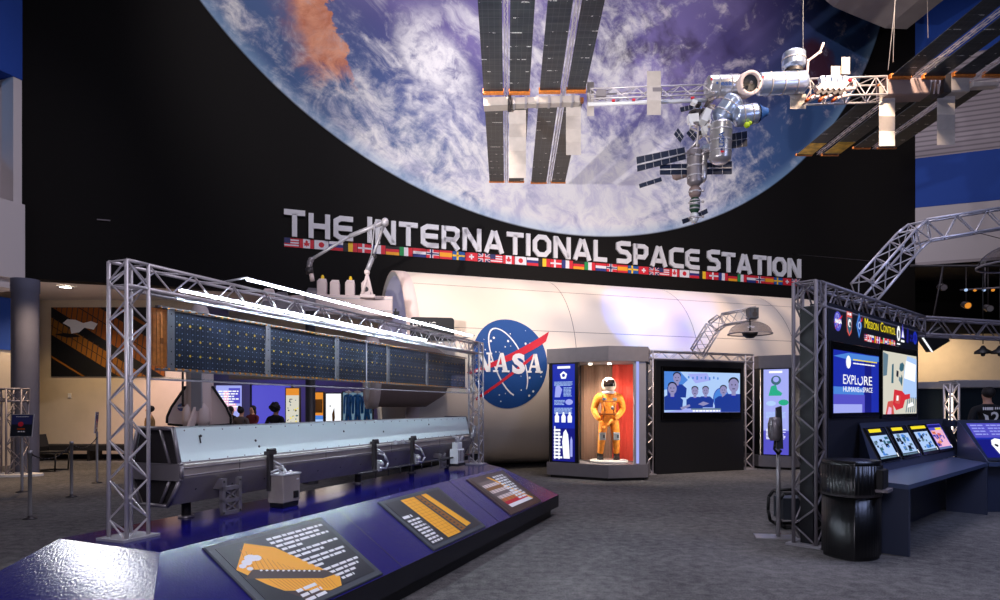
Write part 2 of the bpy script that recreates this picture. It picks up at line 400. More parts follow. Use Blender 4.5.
# ------------------------------------------------------------------ printed planet on the mural
def planet_material():
    m, nt, b, x, y, z = new_nodes('planet_print')
    cx, cy, R = 2.54, 21.449, 14.26
    dx, dy = x-cx, y-cy; r = hyp(dx, dy); d = R-r                        # d: distance inside the limb
    P = vec(nt, x, y)
    wx = noise(nt, P, .35, 3)*2.0; wy = noise(nt, vec(nt, x+17.0, y), .35, 3)*2.0
    W = vec(nt, x+wx, y+wy); xm = (x-4.0).abs()*-1.0
    streak = vec(nt, (xm*.75-y*.66)*.42+wx*.7, (y*.75+xm*.66)*1.3+wy)      # clouds drawn out along a slant
    n1 = noise(nt, streak, .62, 10, .66, .5); n2 = noise(nt, W, 1.5, 10, .68, .4); n3 = noise(nt, W, .17, 2)
    n4 = noise(nt, vec(nt, x*1.0+wy*.5, y+wx*.5), 4.2, 6, .7)
    # storm
    sx, sy = x+2.1, y-12.1; sr = hyp(sx*.92, sy*.82); th = sy.op('ARCTAN2', sx)
    lg = (sr+.12).op('LOGARITHM', 2.718); sp = (th*2.0+lg*4.4+n2*3.4+n1*2.0).op('SINE')*.5+.5
    arm = sp.step(.12, .75)*sr.step(1.75, .5)*n2.step(.24, .52); eye = sr.step(1.0, .35)*n2.step(.24, .5); st = (arm.mx(eye))*(n4.step(.25, .6)*.45+.55)
    sp2 = (th*3.0+lg*5.4+n1*4.0).op('SINE')*.5+.5
    st = st.mx(sp2.step(.5, .95)*sr.step(4.0, 1.4)*n1.step(.42, .6)*.6)
    # ocean
    left = x.step(-3.0, -8.0); right = x.step(6.0, 14.5)
    oc = mixc(nt, n3.step(.35, .65), (88, 80, 140), (146, 132, 186))
    oc = mixc(nt, left*.55, oc, (70, 78, 138)); oc = mixc(nt, right*.95, oc, (46, 40, 96))
    oc = mixc(nt, d.step(5.2, .8)*.9, oc, (66, 100, 146))
    dark = noise(nt, W, .5, 5).step(.48, .68)*y.step(10.5, 13.5)*x.step(-1.5, 2.0)*x.step(11.5, 7.0)
    oc = mixc(nt, dark*.8, oc, (58, 48, 66))
    # clouds: thick low and in the middle, wispy on the right
    cov = d.step(5.2, .8)*x.step(-6.5, -1.0)*x.step(13.0, 6.5)*.165+x.step(-.6, 1.6)*x.step(8.0, 3.5)*.10+d.step(4.0, .8)*x.step(-2.5, -4.5)*.07-right*.05-left*.02
    cl = (n1*.54+n2*.34+n4*.18+cov).step(.53, .74)
    lav = mixc(nt, n2.step(.35, .6), (206, 202, 218), (244, 241, 236))
    col = mixc(nt, cl*.92, oc, lav)
    cl2 = (n1*.5+n2*.5).step(.52, .66)*y.step(11.4, 13.4)*x.step(4.0, 6.0)
    col = mixc(nt, cl2*.9, col, (228, 214, 222))
    # land
    nl = noise(nt, vec(nt, x+5.0, y), .9, 8, .62)
    xe = (y-11.1)*-.28-4.55+(nl-.5)*2.2                                  # its ragged right-hand coast
    land = (x-xe).step(.05, -.06)*(x-xe).step(-2.0, -.7)*(y+(n2-.5)*2.0).step(10.8, 11.5)*(1.0-cl*.55)
    lc = mixc(nt, n2.step(.3, .65), (206, 118, 82), (246, 176, 138)); lc = mixc(nt, (x-xe).step(-.5, -1.8)*.75, lc, (132, 98, 122))
    col = mixc(nt, land, col, lc)
    l2 = (hyp(x-12.6, (y-14.4)*1.2)-noise(nt, P, .9, 6)*2.4).step(.2, -.5)*.85
    col = mixc(nt, l2*(1.0-cl2), col, (92, 42, 48))
    col = mixc(nt, st, col, (250, 248, 246))
    col = mixc(nt, d.step(.5, .04)*.5, col, (150, 186, 214)); col = mixc(nt, d.step(.07, 0.0), col, (18, 16, 18))
    nt.links.new(col, b.inputs['Base Color']); b.inputs['Roughness'].default_value = .6; b.inputs['Specular IOR Level'].default_value = .25
planet_material()
cx, cy, R = 2.54, 21.449, 14.26
pts = [(cx+R*math.cos(t), cy+R*math.sin(t)) for t in [math.pi*1.0+math.pi*i/160 for i in range(161)]]
pts = [p for p in pts if p[1] < 18.5]
k = math.sqrt(R*R-(18.5-cy)**2); pts = [(cx-k, 18.5)]+pts+[(cx+k, 18.5)]
mb = MB('planet_print'); mb.prism([V((a, b, .004)) for a, b in pts], (0, 0, .012))
pm = mb.build('planet_mural', None, None, frame_matrix(MUR))
tag(pm, 'huge printed mural of a cloudy blue planet curving across the black wall', 'mural')
# faint long vent line on the black wall
v_ = MB('alu_dark'); v_.bbox(MUR, -11.05, 6.42, -10.75, 6.45, 0, .03); tag(v_.build('wall_fixture'), 'tiny pale fixture high on the black wall at the left', 'fixture')

# ------------------------------------------------------------------ big raised title, drawn stroke by stroke
TH = .105                                        # half a stroke, in letter heights
def rr(w, y0=0.0, y1=1.0, c=.2):                 # rounded rectangle centre line
    a, b, e, f = TH, w-TH, y0+TH, y1-TH
    return [(a+c, e), (b-c, e), (b, e+c), (b, f-c), (b-c, f), (a+c, f), (a, f-c), (a, e+c), (a+c, e)]
h = 1-TH
GL = {
 'T': (.86, [[(0, h), (.86, h)], [(.43, h), (.43, 0)]]),
 'H': (.9, [[(TH, 0), (TH, 1)], [(.9-TH, 0), (.9-TH, 1)], [(TH, .5), (.9-TH, .5)]]),
 'E': (.84, [[(.84, h), (.3, h), (TH, .78), (TH, .22), (.3, TH), (.84, TH)], [(TH, .5), (.8, .5)]]),
 'I': (.21, [[(TH, 0), (TH, 1)]]),
 'N': (.92, [[(TH, 0), (TH, 1)], [(TH+.03, 1-.05), (.92-TH-.03, .05)], [(.92-TH, 0), (.92-TH, 1)]]),
 'R': (.86, [[(TH, 0), (TH, 1)], [(TH, h), (.62, h), (.86-TH, .82), (.86-TH, .6), (.62, .42), (TH, .42)], [(.46, .42), (.8, 0)]]),
 'A': (1.0, [[(.1, 0), (.46, 1-.03)], [(.9, 0), (.54, 1-.03)], [(.26, .27), (.74, .27)]]),
 'O': (.95, [rr(.95)]),
 'L': (.74, [[(TH, 1), (TH, TH), (.74, TH)]]),
 'S': (.84, [[(.8, h), (.28, h), (TH, .84), (TH, .66), (.26, .53), (.58, .5), (.84-TH, .36), (.84-TH, .2), (.58, TH), (.03, TH)]]),
 'P': (.84, [[(TH, 0), (TH, 1)], [(TH, h), (.6, h), (.84-TH, .82), (.84-TH, .56), (.6, .38), (TH, .38)]]),
 'C': (.84, [[(.84, h), (.3, h), (TH, .78), (TH, .22), (.3, TH), (.84, TH)]]),
}
def stroke(mb, fr, pts, a, b, sx, sy, d):
    closed = pts[0] == pts[-1]; p = [V((q[0], q[1])) for q in (pts[:-1] if closed else pts)]; n = len(p); off = []
    for i in range(n):
        d0 = (p[i]-p[i-1]).normalized() if (i or closed) else None
        d1 = (p[(i+1) % n]-p[i]).normalized() if (i < n-1 or closed) else None
        d0 = d0 or d1; d1 = d1 or d0
        t = (d0+d1).normalized(); nn = V((-t.y, t.x)); off.append(nn*(TH/max(.35, nn.dot(V((-d0.y, d0.x))))))
    for i in range(n if closed else n-1):
        j = (i+1) % n
        q = [p[i]-off[i], p[j]-off[j], p[j]+off[j], p[i]+off[i]]
        q = [(a+v.x*sx, b+v.y*sy) for v in q]
        mb.hexa([fr.p(x, y, 0) for x, y in q]+[fr.p(x, y, d) for x, y in q])
ti = thing('title_sign', 'raised white letters reading THE INTERNATIONAL SPACE STATION on the black wall', 'sign', MUR.p(-6.46, 6.4, 0))
for word, s0, s1 in (('THE', -6.46, -4.55), ('INTERNATIONAL', -4.14, 3.76), ('SPACE', 4.12, 7.42), ('STATION', 7.76, 11.94)):
    gap = .14; tot = sum(GL[ch][0] for ch in word)+gap*(len(word)-1); sx = (s1-s0)/tot; x = s0
    for q, ch in enumerate(word):
        g = MB('letter'); hh = .76 if q == 0 else .71
        for st in GL[ch][1]: stroke(g, MUR, st, x, 6.4, sx, hh, .07)
        g.build('letter', ti); x += (GL[ch][0]+gap)*sx
# strip of flags under it
FLAGS = ['usa', 'canada', 'japan', 'russia', 'belgium', 'denmark', 'france', 'germany', 'italy', 'netherlands', 'norway', 'spain', 'sweden', 'switzerland', 'britain']
def flag(mb, fr, x, y, w, h, k, c=.012, pre='f_'):
    r = lambda m, a, b, a1, b1, e=0.0: mb.use(pre+m).rect(fr, x+a*w, y+b*h, x+a1*w, y+b1*h, c+e)
    def cross(m, cx, t, e): r(m, cx-t/2*h/w*1.2, 0, cx+t/2*h/w*1.2, 1, e); r(m, 0, .5-t/2, 1, .5+t/2, e)
    tri = {'russia': ('red', 'blue', 'white'), 'germany': ('gold', 'red', 'black'), 'netherlands': ('blue', 'white', 'red')}
    ver = {'belgium': ('black', 'yellow', 'red'), 'france': ('blue', 'white', 'red'), 'italy': ('green', 'white', 'red')}
    if k in tri:
        for i, m in enumerate(tri[k]): r(m, 0, i/3, 1, (i+1)/3)
    elif k in ver:
        for i, m in enumerate(ver[k]): r(m, i/3, 0, (i+1)/3, 1)
    elif k == 'usa':
        for i in range(7): r('red' if i % 2 == 0 else 'white', 0, i/7, 1, (i+1)/7)
        r('navy', 0, .43, .42, 1, .002)
    elif k == 'canada':
        r('white', 0, 0, 1, 1); r('red', 0, 0, .25, 1, .002); r('red', .75, 0, 1, 1, .002)
        mb.use(pre+'red').shape(fr, [(x+w*(.5+a*h/w), y+h*b) for a, b in ((0, .1), (.05, .3), (.28, .26), (.22, .4), (.36, .56), (.2, .6), (.12, .56), (.14, .74), (0, .9), (-.14, .74), (-.12, .56), (-.2, .6), (-.36, .56), (-.22, .4), (-.28, .26), (-.05, .3))], c+.002)
    elif k == 'japan':
        r('white', 0, 0, 1, 1); mb.use(pre+'red').disc(fr, x+w/2, y+h/2, h*.3, c+.002, 16)
    elif k == 'denmark': r('red', 0, 0, 1, 1); cross('white', .4, .2, .002)
    elif k == 'norway': r('red', 0, 0, 1, 1); cross('white', .4, .34, .002); cross('navy', .4, .16, .004)
    elif k == 'sweden': r('lblue', 0, 0, 1, 1); cross('yellow', .4, .2, .002)
    elif k == 'spain': r('red', 0, 0, 1, 1); r('gold', 0, .25, 1, .75, .002)
    elif k == 'switzerland':
        r('red', 0, 0, 1, 1); a = .3*h/w; t = .1*h/w
        r('white', .5-a, .4, .5+a, .6, .002); r('white', .5-t, .2, .5+t, .8, .002)
    elif k == 'britain':
        r('navy', 0, 0, 1, 1)
        for m, q, e in (('white', .09, .001), ('red', .035, .0015)):
            for s in (0, 1):
                a, b = (0, s), (1, 1-s); dxx, dyy = q*.7, q*1.4*(1 if s == 0 else -1)
                mb.use(pre+m).shape(fr, [(x+w*u_, y+h*v_) for u_, v_ in ((a[0], a[1]), (a[0]+dxx, a[1]), (b[0], b[1]-dyy*.5), (b[0], b[1]), (b[0]-dxx, b[1]), (a[0], a[1]+dyy*.5))], c+e)
        cross('white', .5, .34, .003); cross('red', .5, .2, .004)
fs = thing('flag_strip', 'long strip of small national flags repeated in a row under the title', 'sign', MUR.p(-6.46, 6.1, 0))
for i in range(45):
    fw = (11.94+6.46)/45; mb = MB(); f = FLAGS[i % 15]; mb.use('f_black').bbox(MUR, -6.46+i*fw, 6.10, -6.46+(i+1)*fw, 6.37, 0, .010)
    flag(mb, MUR, -6.46+i*fw+.008, 6.105, fw-.016, .26, f)
    mb.build('flag', fs)
# ------------------------------------------------------------------ the long exhibit in the foreground
def EX(a, b, z): return V((0, 0, EYE))+(E_(a, b, z)-V((0, 0, EYE)))*.945
DZ = .73
# platform
pf = thing('display_platform', 'long low glossy blue platform with sloped edges carrying the solar array exhibit', 'platform', E_(5.5, -3.6, 0))
D = [E_(2.81, -3.27, DZ), E_(8.44, -3.27, DZ), E_(9.5, -4.25, DZ), E_(2.86, -4.22, DZ)]
Lp = [E_(2.16, -2.63, .29), E_(9.11, -2.63, .29), E_(10.3, -4.75, .29)]
_n = (D[0]-D[3]).cross(Lp[0]-D[3]); _q = E_(0, -4.75, .29); Lp.append(_q+A*((D[3]-_q).dot(_n)/A.dot(_n)))   # keeps the left facet flat
Sk = [p-Z*.17 for p in Lp]
mb = MB('deck_gloss'); mb.poly(D)
mb.build('deck', pf)
names = ('sloped_front', 'sloped_end', 'sloped_back', 'sloped_end')
for i in range(4):
    j = (i+1) % 4; mb = MB('deck'); mb.poly([Lp[i], Lp[j], D[j], D[i]])
    mb.use('deck_dark'); mb.poly([Sk[i], Sk[j], Lp[j], Lp[i]]); mb.build(names[i], pf)
cen = E_(5.5, -3.6, 0)
toe = [V((p.x, p.y, 0))+(V((cen.x, cen.y, 0))-V((p.x, p.y, 0))).normalized()*.22 for p in Lp]
mb = MB('rubber'); mb.hexa(toe+[V((p.x, p.y, .13)) for p in toe]); mb.poly(Sk); mb.build('toe_kick', pf)
SL = Fr(E_(0, -3.27, DZ), A, (B*-.64+Z*.44))
for a in (4.56, 6.72):
    mb = MB('deck_dark'); mb.rect(SL, a-.004, -.775, a+.004, 0, .0015); mb.build('seam', pf)
# reading panels on the slope
def panel(name, label, a0, a1, fr_m, paint, ink):
    t = thing(name, label, 'sign', SL.p((a0+a1)/2, -.41, 0), 'reading panels on the sloped platform')
    mb = MB(fr_m); mb.bbox(SL, a0, -.765, a1, -.055, .001, .016, .008); mb.build('backing', t)
    mb = MB(paint); mb.bbox(SL, a0+.06, -.715, a1-.06, -.1, .0165, .019); mb.build('face', t)
    g = MB(); ink(g, a0+.06, a1-.06, -.715, -.1, .0195); g.build('print', t)
def ink1(g, a0, a1, b0, b1, c):
    w, h = a1-a0, b1-b0
    P = lambda u, v: (a0+u*w, b0+v*h)
    g.use('amber').shape(SL, [P(.0, .66), P(.22, .97), P(.40, .80), P(.66, .12), P(.60, .0), P(.26, .0), P(.10, .36)], c)
    g.use('sign_brown').shape(SL, [P(.0, .52), P(.10, .6), P(.60, .27), P(.64, .17), P(.52, .18), P(.14, .43)], c+.0004)
    g.use('sign_brown').shape(SL, [P(.13, .30), P(.16, .22), P(.48, .0), P(.26, .0)], c+.0004)
    g.use('amber_line')
    for i in range(16):
        f = i/15; g.shape(SL, [P(.15+f*.34, .90-f*.66), P(.155+f*.34, .90-f*.66), P(.085+f*.47, .62-f*.42), P(.08+f*.47, .62-f*.42)], c+.0003)
        g.shape(SL, [P(.14+f*.42, .42-f*.27), P(.145+f*.42, .42-f*.27), P(.175+f*.38, .22-f*.22), P(.17+f*.38, .22-f*.22)], c+.0003)
    for i in range(12): g.use('ink_white').rect(SL, a0+w*(.14+i*.036), b0+h*(.545-i*.024), a0+w*(.16+i*.036), b0+h*(.565-i*.024), c+.0006)
    g.use('ink_white')
    for u, v, r in ((.06, .68, .035), (.11, .71, .05), (.16, .75, .06), (.2, .73, .05), (.09, .62, .03)): g.disc(SL, a0+u*w, b0+v*h, r*w*.8, c+.0008+u*.002, 9, r*h*.9)
    for i, (v, s, e) in enumerate(((.95, .40, .98), (.885, .40, .9), (.82, .42, .97), (.755, .44, .64), (.67, .45, .98), (.605, .48, .78), (.52, .5, .97), (.455, .52, .93), (.39, .55, .64), (.30, .58, .98), (.235, .6, .94), (.17, .63, .86), (.105, .66, .80))):
        g.lines(SL, a0+s*w, b0+v*h, (e-s)*w, 1, .01, .022, c, 0.0, .075)
    g.lines(SL, a0+.24*w, b0+.17*h, .2*w, 3, .045, .026, c+.001, .2, .1)
def ink2(g, a0, a1, b0, b1, c):
    w, h = a1-a0, b1-b0; P = lambda u, v: (a0+u*w, b0+v*h)
    g.use('amber').shape(SL, [P(.24, .98), P(.48, .98), P(.56, .02), P(.30, .02)], c); g.shape(SL, [P(.62, .98), P(.72, .98), P(.86, .10), P(.74, .08)], c)
    g.use('amber_dark').shape(SL, [P(.51, .98), P(.59, .98), P(.71, .06), P(.60, .04)], c)
    g.use('amber_line')
    for i in range(14):
        v = .08+i*.065; g.shape(SL, [P(.295-.06*v, v), P(.555-.08*v, v), P(.555-.08*v, v+.006), P(.295-.06*v, v+.006)], c+.0004)
    for u in (.34, .42, .5): g.shape(SL, [P(u-.05+.01, .97), P(u-.045+.01, .97), P(u+.005, .03), P(u, .03)], c+.0004)
    g.use('sign_black')
    for i in range(12): g.shape(SL, [P(.53+.008*i, .9-i*.072), P(.57+.008*i, .9-i*.072), P(.573+.008*i, .87-i*.072), P(.533+.008*i, .87-i*.072)], c+.0004)
    g.use('ink_white'); g.lines(SL, a0+.01*w, b0+.66*h, .15*w, 1, .05, .034, c, 0.0, .09); g.lines(SL, a0+.02*w, b0+.56*h, .21*w, 8, .043, .024, c, .15, .07)
def ink3(g, a0, a1, b0, b1, c):
    w, h = a1-a0, b1-b0; P = lambda u, v: (a0+u*w, b0+v*h)
    cols = ['tube_taupe', 'pink_white', 'amber_dark', 'pink_white', 'tube_taupe', 'pink_white', 'kapton', 'ink_red', 'ink_white']
    for i in range(9):
        v1, v0 = .88-i*.09, .88-(i+1)*.09
        g.use(cols[i]).shape(SL, [P(.06+.01*i, v1), P(.5+.045*i, v1), P(.5+.045*(i+1), v0), P(.06+.01*(i+1), v0)], c)
    g.use('sign_brown')
    for k in range(6): g.shape(SL, [P(.1+k*.075, .88), P(.11+k*.075, .88), P(.17+k*.11, .25), P(.155+k*.11, .25)], c+.0003)
    g.use('amber').shape(SL, [P(.40, .97), P(.46, .97), P(.52, .88), P(.94, .09), P(.88, .09), P(.47, .84)], c+.0006)
    g.use('ink_white'); g.lines(SL, a0+.56*w, b0+.95*h, .36*w, 10, .048, .032, c+.0009, .2, .1)
panel('info_panel', 'nearest slanted info panel with orange array picture and rows of white text', 3.08, 4.27, 'frame_grey', 'sign_black', ink1)
panel('info_panel', 'middle slanted info panel with two bright yellow bars beside white text', 5.12, 6.34, 'frame_grey', 'sign_black', ink2)
panel('info_panel', 'farthest slanted info panel with pale striped picture, next to the platform end', 7.11, 8.31, 'sign_brown', 'sign_brown', ink3)

# lattice frame over the exhibit: two columns and a top beam
tr = thing('truss_frame', 'tall silver lattice truss frame standing along the blue platform', 'truss', EX(6.2, -4.05, .68))
s = .17; bf, bb = -3.97, -4.10; a0, a1 = 3.13, 9.37; zt, zb = 2.595, 2.425
RC = .013
def column(name, parent, a, z1, n, z0=.68, plate=True):
    mb = MB('alu'); q = [EX(a, bf, 0), EX(a+s, bf, 0), EX(a+s, bb, 0), EX(a, bb, 0)]
    lo, hi = EX(0, 0, z0).z, EX(0, 0, z1).z
    mb.truss((q[0]+q[2])/2*1+Z*(lo-((q[0]+q[2])/2).z), (q[0]+q[2])/2+Z*(hi-((q[0]+q[2])/2).z), A, s*.945, RC, n, rb=.0065)
    c = mb.build(name, parent)
    if plate:
        mb = MB('alu_plain'); m = (q[0]+q[2])/2; m.z = DZ; mb.obox(m+Z*.009, A, B, Z, .135, .125, .008); mb.build('base_plate', parent)
    return c
column('column', tr, a0, zt, 14); column('column', tr, a1-s, zt, 14)
mb = MB('alu'); y = (bf+bb)/2
mb.truss(EX(a0+s, y, (zt+zb)/2), EX(a1-s, y, (zt+zb)/2), Z, s*.945, RC*.9, 30, rb=.006); mb.build('beam', tr)
for a in (a0, a1-s):
    mb = MB('alu'); mb.truss(EX(a, y, (zt+zb)/2), EX(a+s, y, (zt+zb)/2), Z, s*.945, RC*.9, 1, rb=.006); mb.build('corner_block', tr)
# light bars
lb = thing('light_bar', 'bright linear light held on an arm in front of the truss top', 'light', EX(6, -3.8, 2.63))
mb = MB('led'); mb.tube(EX(4.09, -3.8, 2.628), EX(8.6, -3.8, 2.628), .0028, 8); mb.build('tube', lb)
mb = MB('alu_plain'); mb.obox(EX(6.345, -3.803, 2.64), A, B, Z, 2.13, .018, .004); mb.obox(EX(6.345, -3.817, 2.632), A, B, Z, 2.13, .003, .013); mb.build('housing', lb)
for a in (4.1, 8.7):
    mb = MB('alu_plain'); mb.path([EX(a, -3.8, 2.645), EX(a-.1, -3.97, 2.6)], .008, 6); mb.build('arm', lb)
lb = thing('light_bar', 'bright linear light under the truss beam above the solar blanket', 'light', EX(5.6, -4.03, 2.48))
mb = MB('led'); mb.tube(EX(3.64, -4.03, 2.476), EX(7.6, -4.03, 2.476), .0031, 8); mb.build('tube', lb)
mb = MB('alu_plain'); mb.obox(EX(5.62, -4.03, 2.489), A, B, Z, 1.87, .022, .004); mb.obox(EX(5.62, -4.047, 2.484), A, B, Z, 1.87, .003, .010); mb.build('housing', lb)

# solar blanket in its clear case
def blanket_material():
    m, nt, b, x, y, z = new_nodes('array_cells')
    P = vec(nt, x, y); n = noise(nt, P, 5, 4)
    def dots(px, py, r, ox=0.0, oy=0.0):
        fx = ((x+ox)/px).fract()-.5; fy = ((y+oy)/py).fract()-.5
        return hyp(fx*px, fy*py).lt(r)
    base = mixc(nt, n.step(.35, .65), (17, 19, 32), (34, 39, 56))
    gx = ((x/.0475).fract()-.5).abs().gt(.47); base = mixc(nt, gx*.35, base, (90, 100, 120))
    base = mixc(nt, dots(.0475, .04, .0045), base, (128, 138, 160))
    col = mixc(nt, dots(.095, .11, .009, 0.0, -.045), base, (226, 170, 40))
    nt.links.new(col, b.inputs['Base Color']); b.inputs['Roughness'].default_value = .3
blanket_material()
bl = thing('solar_blanket', 'dark blue folded solar array blanket with yellow dots hung in the truss frame', 'solar array', EX(6, -4.1, 1.9))
KS = .945
def AF(b, a=0.0, z=0.0): return Fr(EX(a, b, z), A, Z, B)
f = AF(-4.1, 3.44, 1.886); mb = MB('kapton'); mb.bbox(f, 0, .01, .17, .44*KS, -.012, 0)
for i in range(5): mb.use('amber_dark').bbox(f, .02+i*.03, .02, .022+i*.03, .43*KS, 0, .002)
mb.use('suit_dark').bbox(f, .08, .17, .105, .21, 0, .004); mb.build('orange_panel', bl)
edges = [3.62, 4.67, 5.72, 6.75, 7.76, 9.05]
for i in range(5):
    f = AF(-4.1, edges[i]+.03, 1.886); wd = (edges[i+1]-edges[i]-.06)*KS
    mb = MB('array_cells'); mb.box((0, 0, -.012), (wd, .44*KS, 0)); mb.build('cell_panel', bl, None, frame_matrix(f))
for a in edges[:-1]:
    f = AF(-4.1, a-.035, 1.886); mb = MB('mid_metal'); mb.bbox(f, 0, -.01, .062, .44*KS+.01, -.015, .008, .003)
    mb.use('dark_metal')
    for k in range(5): mb.disc(f, .03, .03+k*.09, .006, .009, 8)
    mb.build('divider', bl)
f = AF(-4.1, 3.5, 1.886)
mb = MB('mid_metal'); mb.bbox(f, 0, .425, 5.25, .437, -.02, .01); mb.bbox(f, 0, -.02, 5.25, -.004, -.02, .012); mb.use('amber_line')
for i in range(84): mb.bbox(f, .02+i*.062, .418, .03+i*.062, .43, 0, .014); mb.bbox(f, .02+i*.062, -.014, .032+i*.062, .002, 0, .016)
mb.build('edge_rails', bl)
gc = thing('clear_case', 'clear acrylic case around the hanging solar blanket', 'case', EX(6, -4.1, 1.8))
f = AF(-4.0, 3.34, 1.80)
mb = MB('acrylic'); mb.bbox(f, 0, 0, 5.5, .58, -.0, .006); mb.build('front_pane', gc)
mb = MB('acrylic'); mb.bbox(f, 0, 0, 5.5, .012, -.28, -.002); mb.build('shelf', gc)
mb = MB('alu_plain'); mb.bbox(f, 0, -.012, 5.5, 0, -.012, .008); mb.bbox(f, 0, .58, 5.5, .592, -.02, .012)
for a in (0, 2.62, 5.48): mb.bbox(f, a, 0, a+.012, .58, .006, .014)
mb.build('rails', gc)

# long pale box with its frames and fittings
rb = thing('stowed_array_box', 'long pale metal stowage box with hexagonal ends lying on the blue platform', 'equipment', EX(6.4, -4.2, .8))
prof = [(-4.165, 1.425), (-4.1, 1.155), (-4.08, 1.14), (-4.08, 1.04), (-4.1, 1.02), (-4.22, .82), (-4.52, .82), (-4.62, 1.02), (-4.62, 1.15), (-4.54, 1.425)]
x0, x1 = 3.70, 9.2
def strip(mb, i, j, a, b): mb.poly([EX(a, *prof[i]), EX(b, *prof[i]), EX(b, *prof[j]), EX(a, *prof[j])])
mb = MB('box_white'); strip(mb, 1, 0, x0, x1); strip(mb, 0, 9, x0, x1); strip(mb, 9, 8, x0, x1)
for i in range(28):                               # rivet rows along the edges
    a = x0+.1+i*.196
    for t in (.06, .93):
        p = EX(a, prof[1][0]+(prof[0][0]-prof[1][0])*t, prof[1][1]+(prof[0][1]-prof[1][1])*t); n = (B*.27+Z*.065).normalized()
        mb.use('mid_metal').lathe(p, n, [(.006, 0), (.006, .003), (0, .004)], 8)
mb.use('dark_metal')
for a, t in ((4.55, .5), (4.58, .3), (5.9, .62), (6.7, .5), (7.9, .7), (3.95, .75)):
    p = EX(a, prof[1][0]+(prof[0][0]-prof[1][0])*t, prof[1][1]+(prof[0][1]-prof[1][1])*t); mb.lathe(p, (B*.27+Z*.065).normalized(), [(.011, 0), (.011, .004), (0, .005)], 10)
mb.use('ink_black').bbox(Fr(EX(3.92, -4.125, 1.30), A, B*-.065+Z*.27), 0, 0, .012, .06, .001, .004)
mb.use('mid_metal'); mb.tube(EX(x0, -4.098, 1.158), EX(x1, -4.098, 1.158), .006, 6)
mb.build('upper_shell', rb)
mb = MB('box_grey'); strip(mb, 3, 2, x0, x1); strip(mb, 2, 1, x0, x1); strip(mb, 8, 7, x0, x1)
for z in (1.06, 1.12): mb.use('mid_metal').tube(EX(x0, -4.078, z), EX(x1, -4.078, z), .006, 6)
mb.use('dark_metal')
for a in (4.3, 5.5, 6.8, 8.1): mb.bbox(AF(-4.08, a, 1.04), 0, 0, .006, .095, 0, .002)
mb.build('middle_rail', rb)
mb = MB('box_grey'); strip(mb, 5, 3, x0, x1); strip(mb, 6, 5, x0, x1); strip(mb, 7, 6, x0, x1)
for i in range(14):
    a = x0+.2+i*.39; mb.use('dark_metal').lathe(EX(a, -4.15, .935), (B*.2-Z*.12).normalized(), [(.008, 0), (.008, .004), (0, .005)], 8)
mb.build('lower_shell', rb)
for a, sg in ((x0, -1), (x1, 1)):                  # the two end frames: bars round an upper and a lower opening
    mb = MB('mid_metal'); pts = [EX(a, *p) for p in prof]
    for i in range(len(pts)): mb.tube(pts[i], pts[(i+1) % len(pts)], .016, 6)
    mb.hexa([EX(a-.02, -4.08, 1.02), EX(a+.02, -4.08, 1.02), EX(a+.02, -4.62, 1.02), EX(a-.02, -4.62, 1.02), EX(a-.02, -4.08, 1.15), EX(a+.02, -4.08, 1.15), EX(a+.02, -4.62, 1.15), EX(a-.02, -4.62, 1.15)])
    mb.tube(EX(a, -4.2, 1.15), EX(a, -4.3, 1.42), .012, 6); mb.tube(EX(a, -4.2, 1.02), EX(a, -4.3, .83), .012, 6)
    mb.use('dark_metal'); mb.poly([EX(a+sg*-.03, b, z) for b, z in prof]); mb.build('end_frame', rb)
for i, a in enumerate((4.0, 5.2, 6.5, 7.8, 8.9)):
    mb = MB('dark_metal'); mb.tube(EX(a, -4.36, .82), EX(a, -4.36, .69), .035, 12); mb.use('mid_metal').lathe(EX(a, -4.36, .682), Z, [(.06, 0), (.06, .012), (0, .012)], 14); mb.build('stand_leg', rb)
def bracket(a, name='bracket', w=.2, zl=.70, zh=1.0):
    f = AF(-4.04, a, zl); mb = MB('mid_metal'); h = (zh-zl)*KS
    mb.bbox(f, 0, 0, .03, h, -.02, .012); mb.bbox(f, w-.03, 0, w, h, -.02, .012)
    for k in (0.0, .34, .68): mb.bbox(f, 0, h*k, w, h*k+.028, -.02, .012)
    for k in (.0, .34):
        mb.hexa([f.p(.02, h*k+.02, -.018), f.p(.045, h*k+.02, -.018), f.p(w-.02, h*(k+.34), -.018), f.p(w-.045, h*(k+.34), -.018), f.p(.02, h*k+.02, .006), f.p(.045, h*k+.02, .006), f.p(w-.02, h*(k+.34), .006), f.p(w-.045, h*(k+.34), .006)])
        mb.hexa([f.p(w-.045, h*k+.02, -.018), f.p(w-.02, h*k+.02, -.018), f.p(.045, h*(k+.34), -.018), f.p(.02, h*(k+.34), -.018), f.p(w-.045, h*k+.02, .006), f.p(w-.02, h*k+.02, .006), f.p(.045, h*(k+.34), .006), f.p(.02, h*(k+.34), .006)])
    mb.use('dark_metal')
    for u_, v_ in ((.015, .02), (w-.015, .02), (.015, h-.02), (w-.015, h-.02), (w/2, h*.17), (w/2, h*.51)): mb.lathe(f.p(u_, v_, .012), f.n, [(.009, 0), (.009, .005), (0, .006)], 8)
    mb.use('mid_metal'); mb.hexa([f.p(.03, h*.7, -.12), f.p(.06, h*.7, -.12), f.p(.06, h, -.12), f.p(.03, h, -.12), f.p(.03, h*.7, 0), f.p(.06, h*.7, 0), f.p(.06, h, 0), f.p(.03, h, 0)])
    return mb.build(name, rb)
bracket(4.06); bracket(8.05, w=.16, zl=.72, zh=.93)
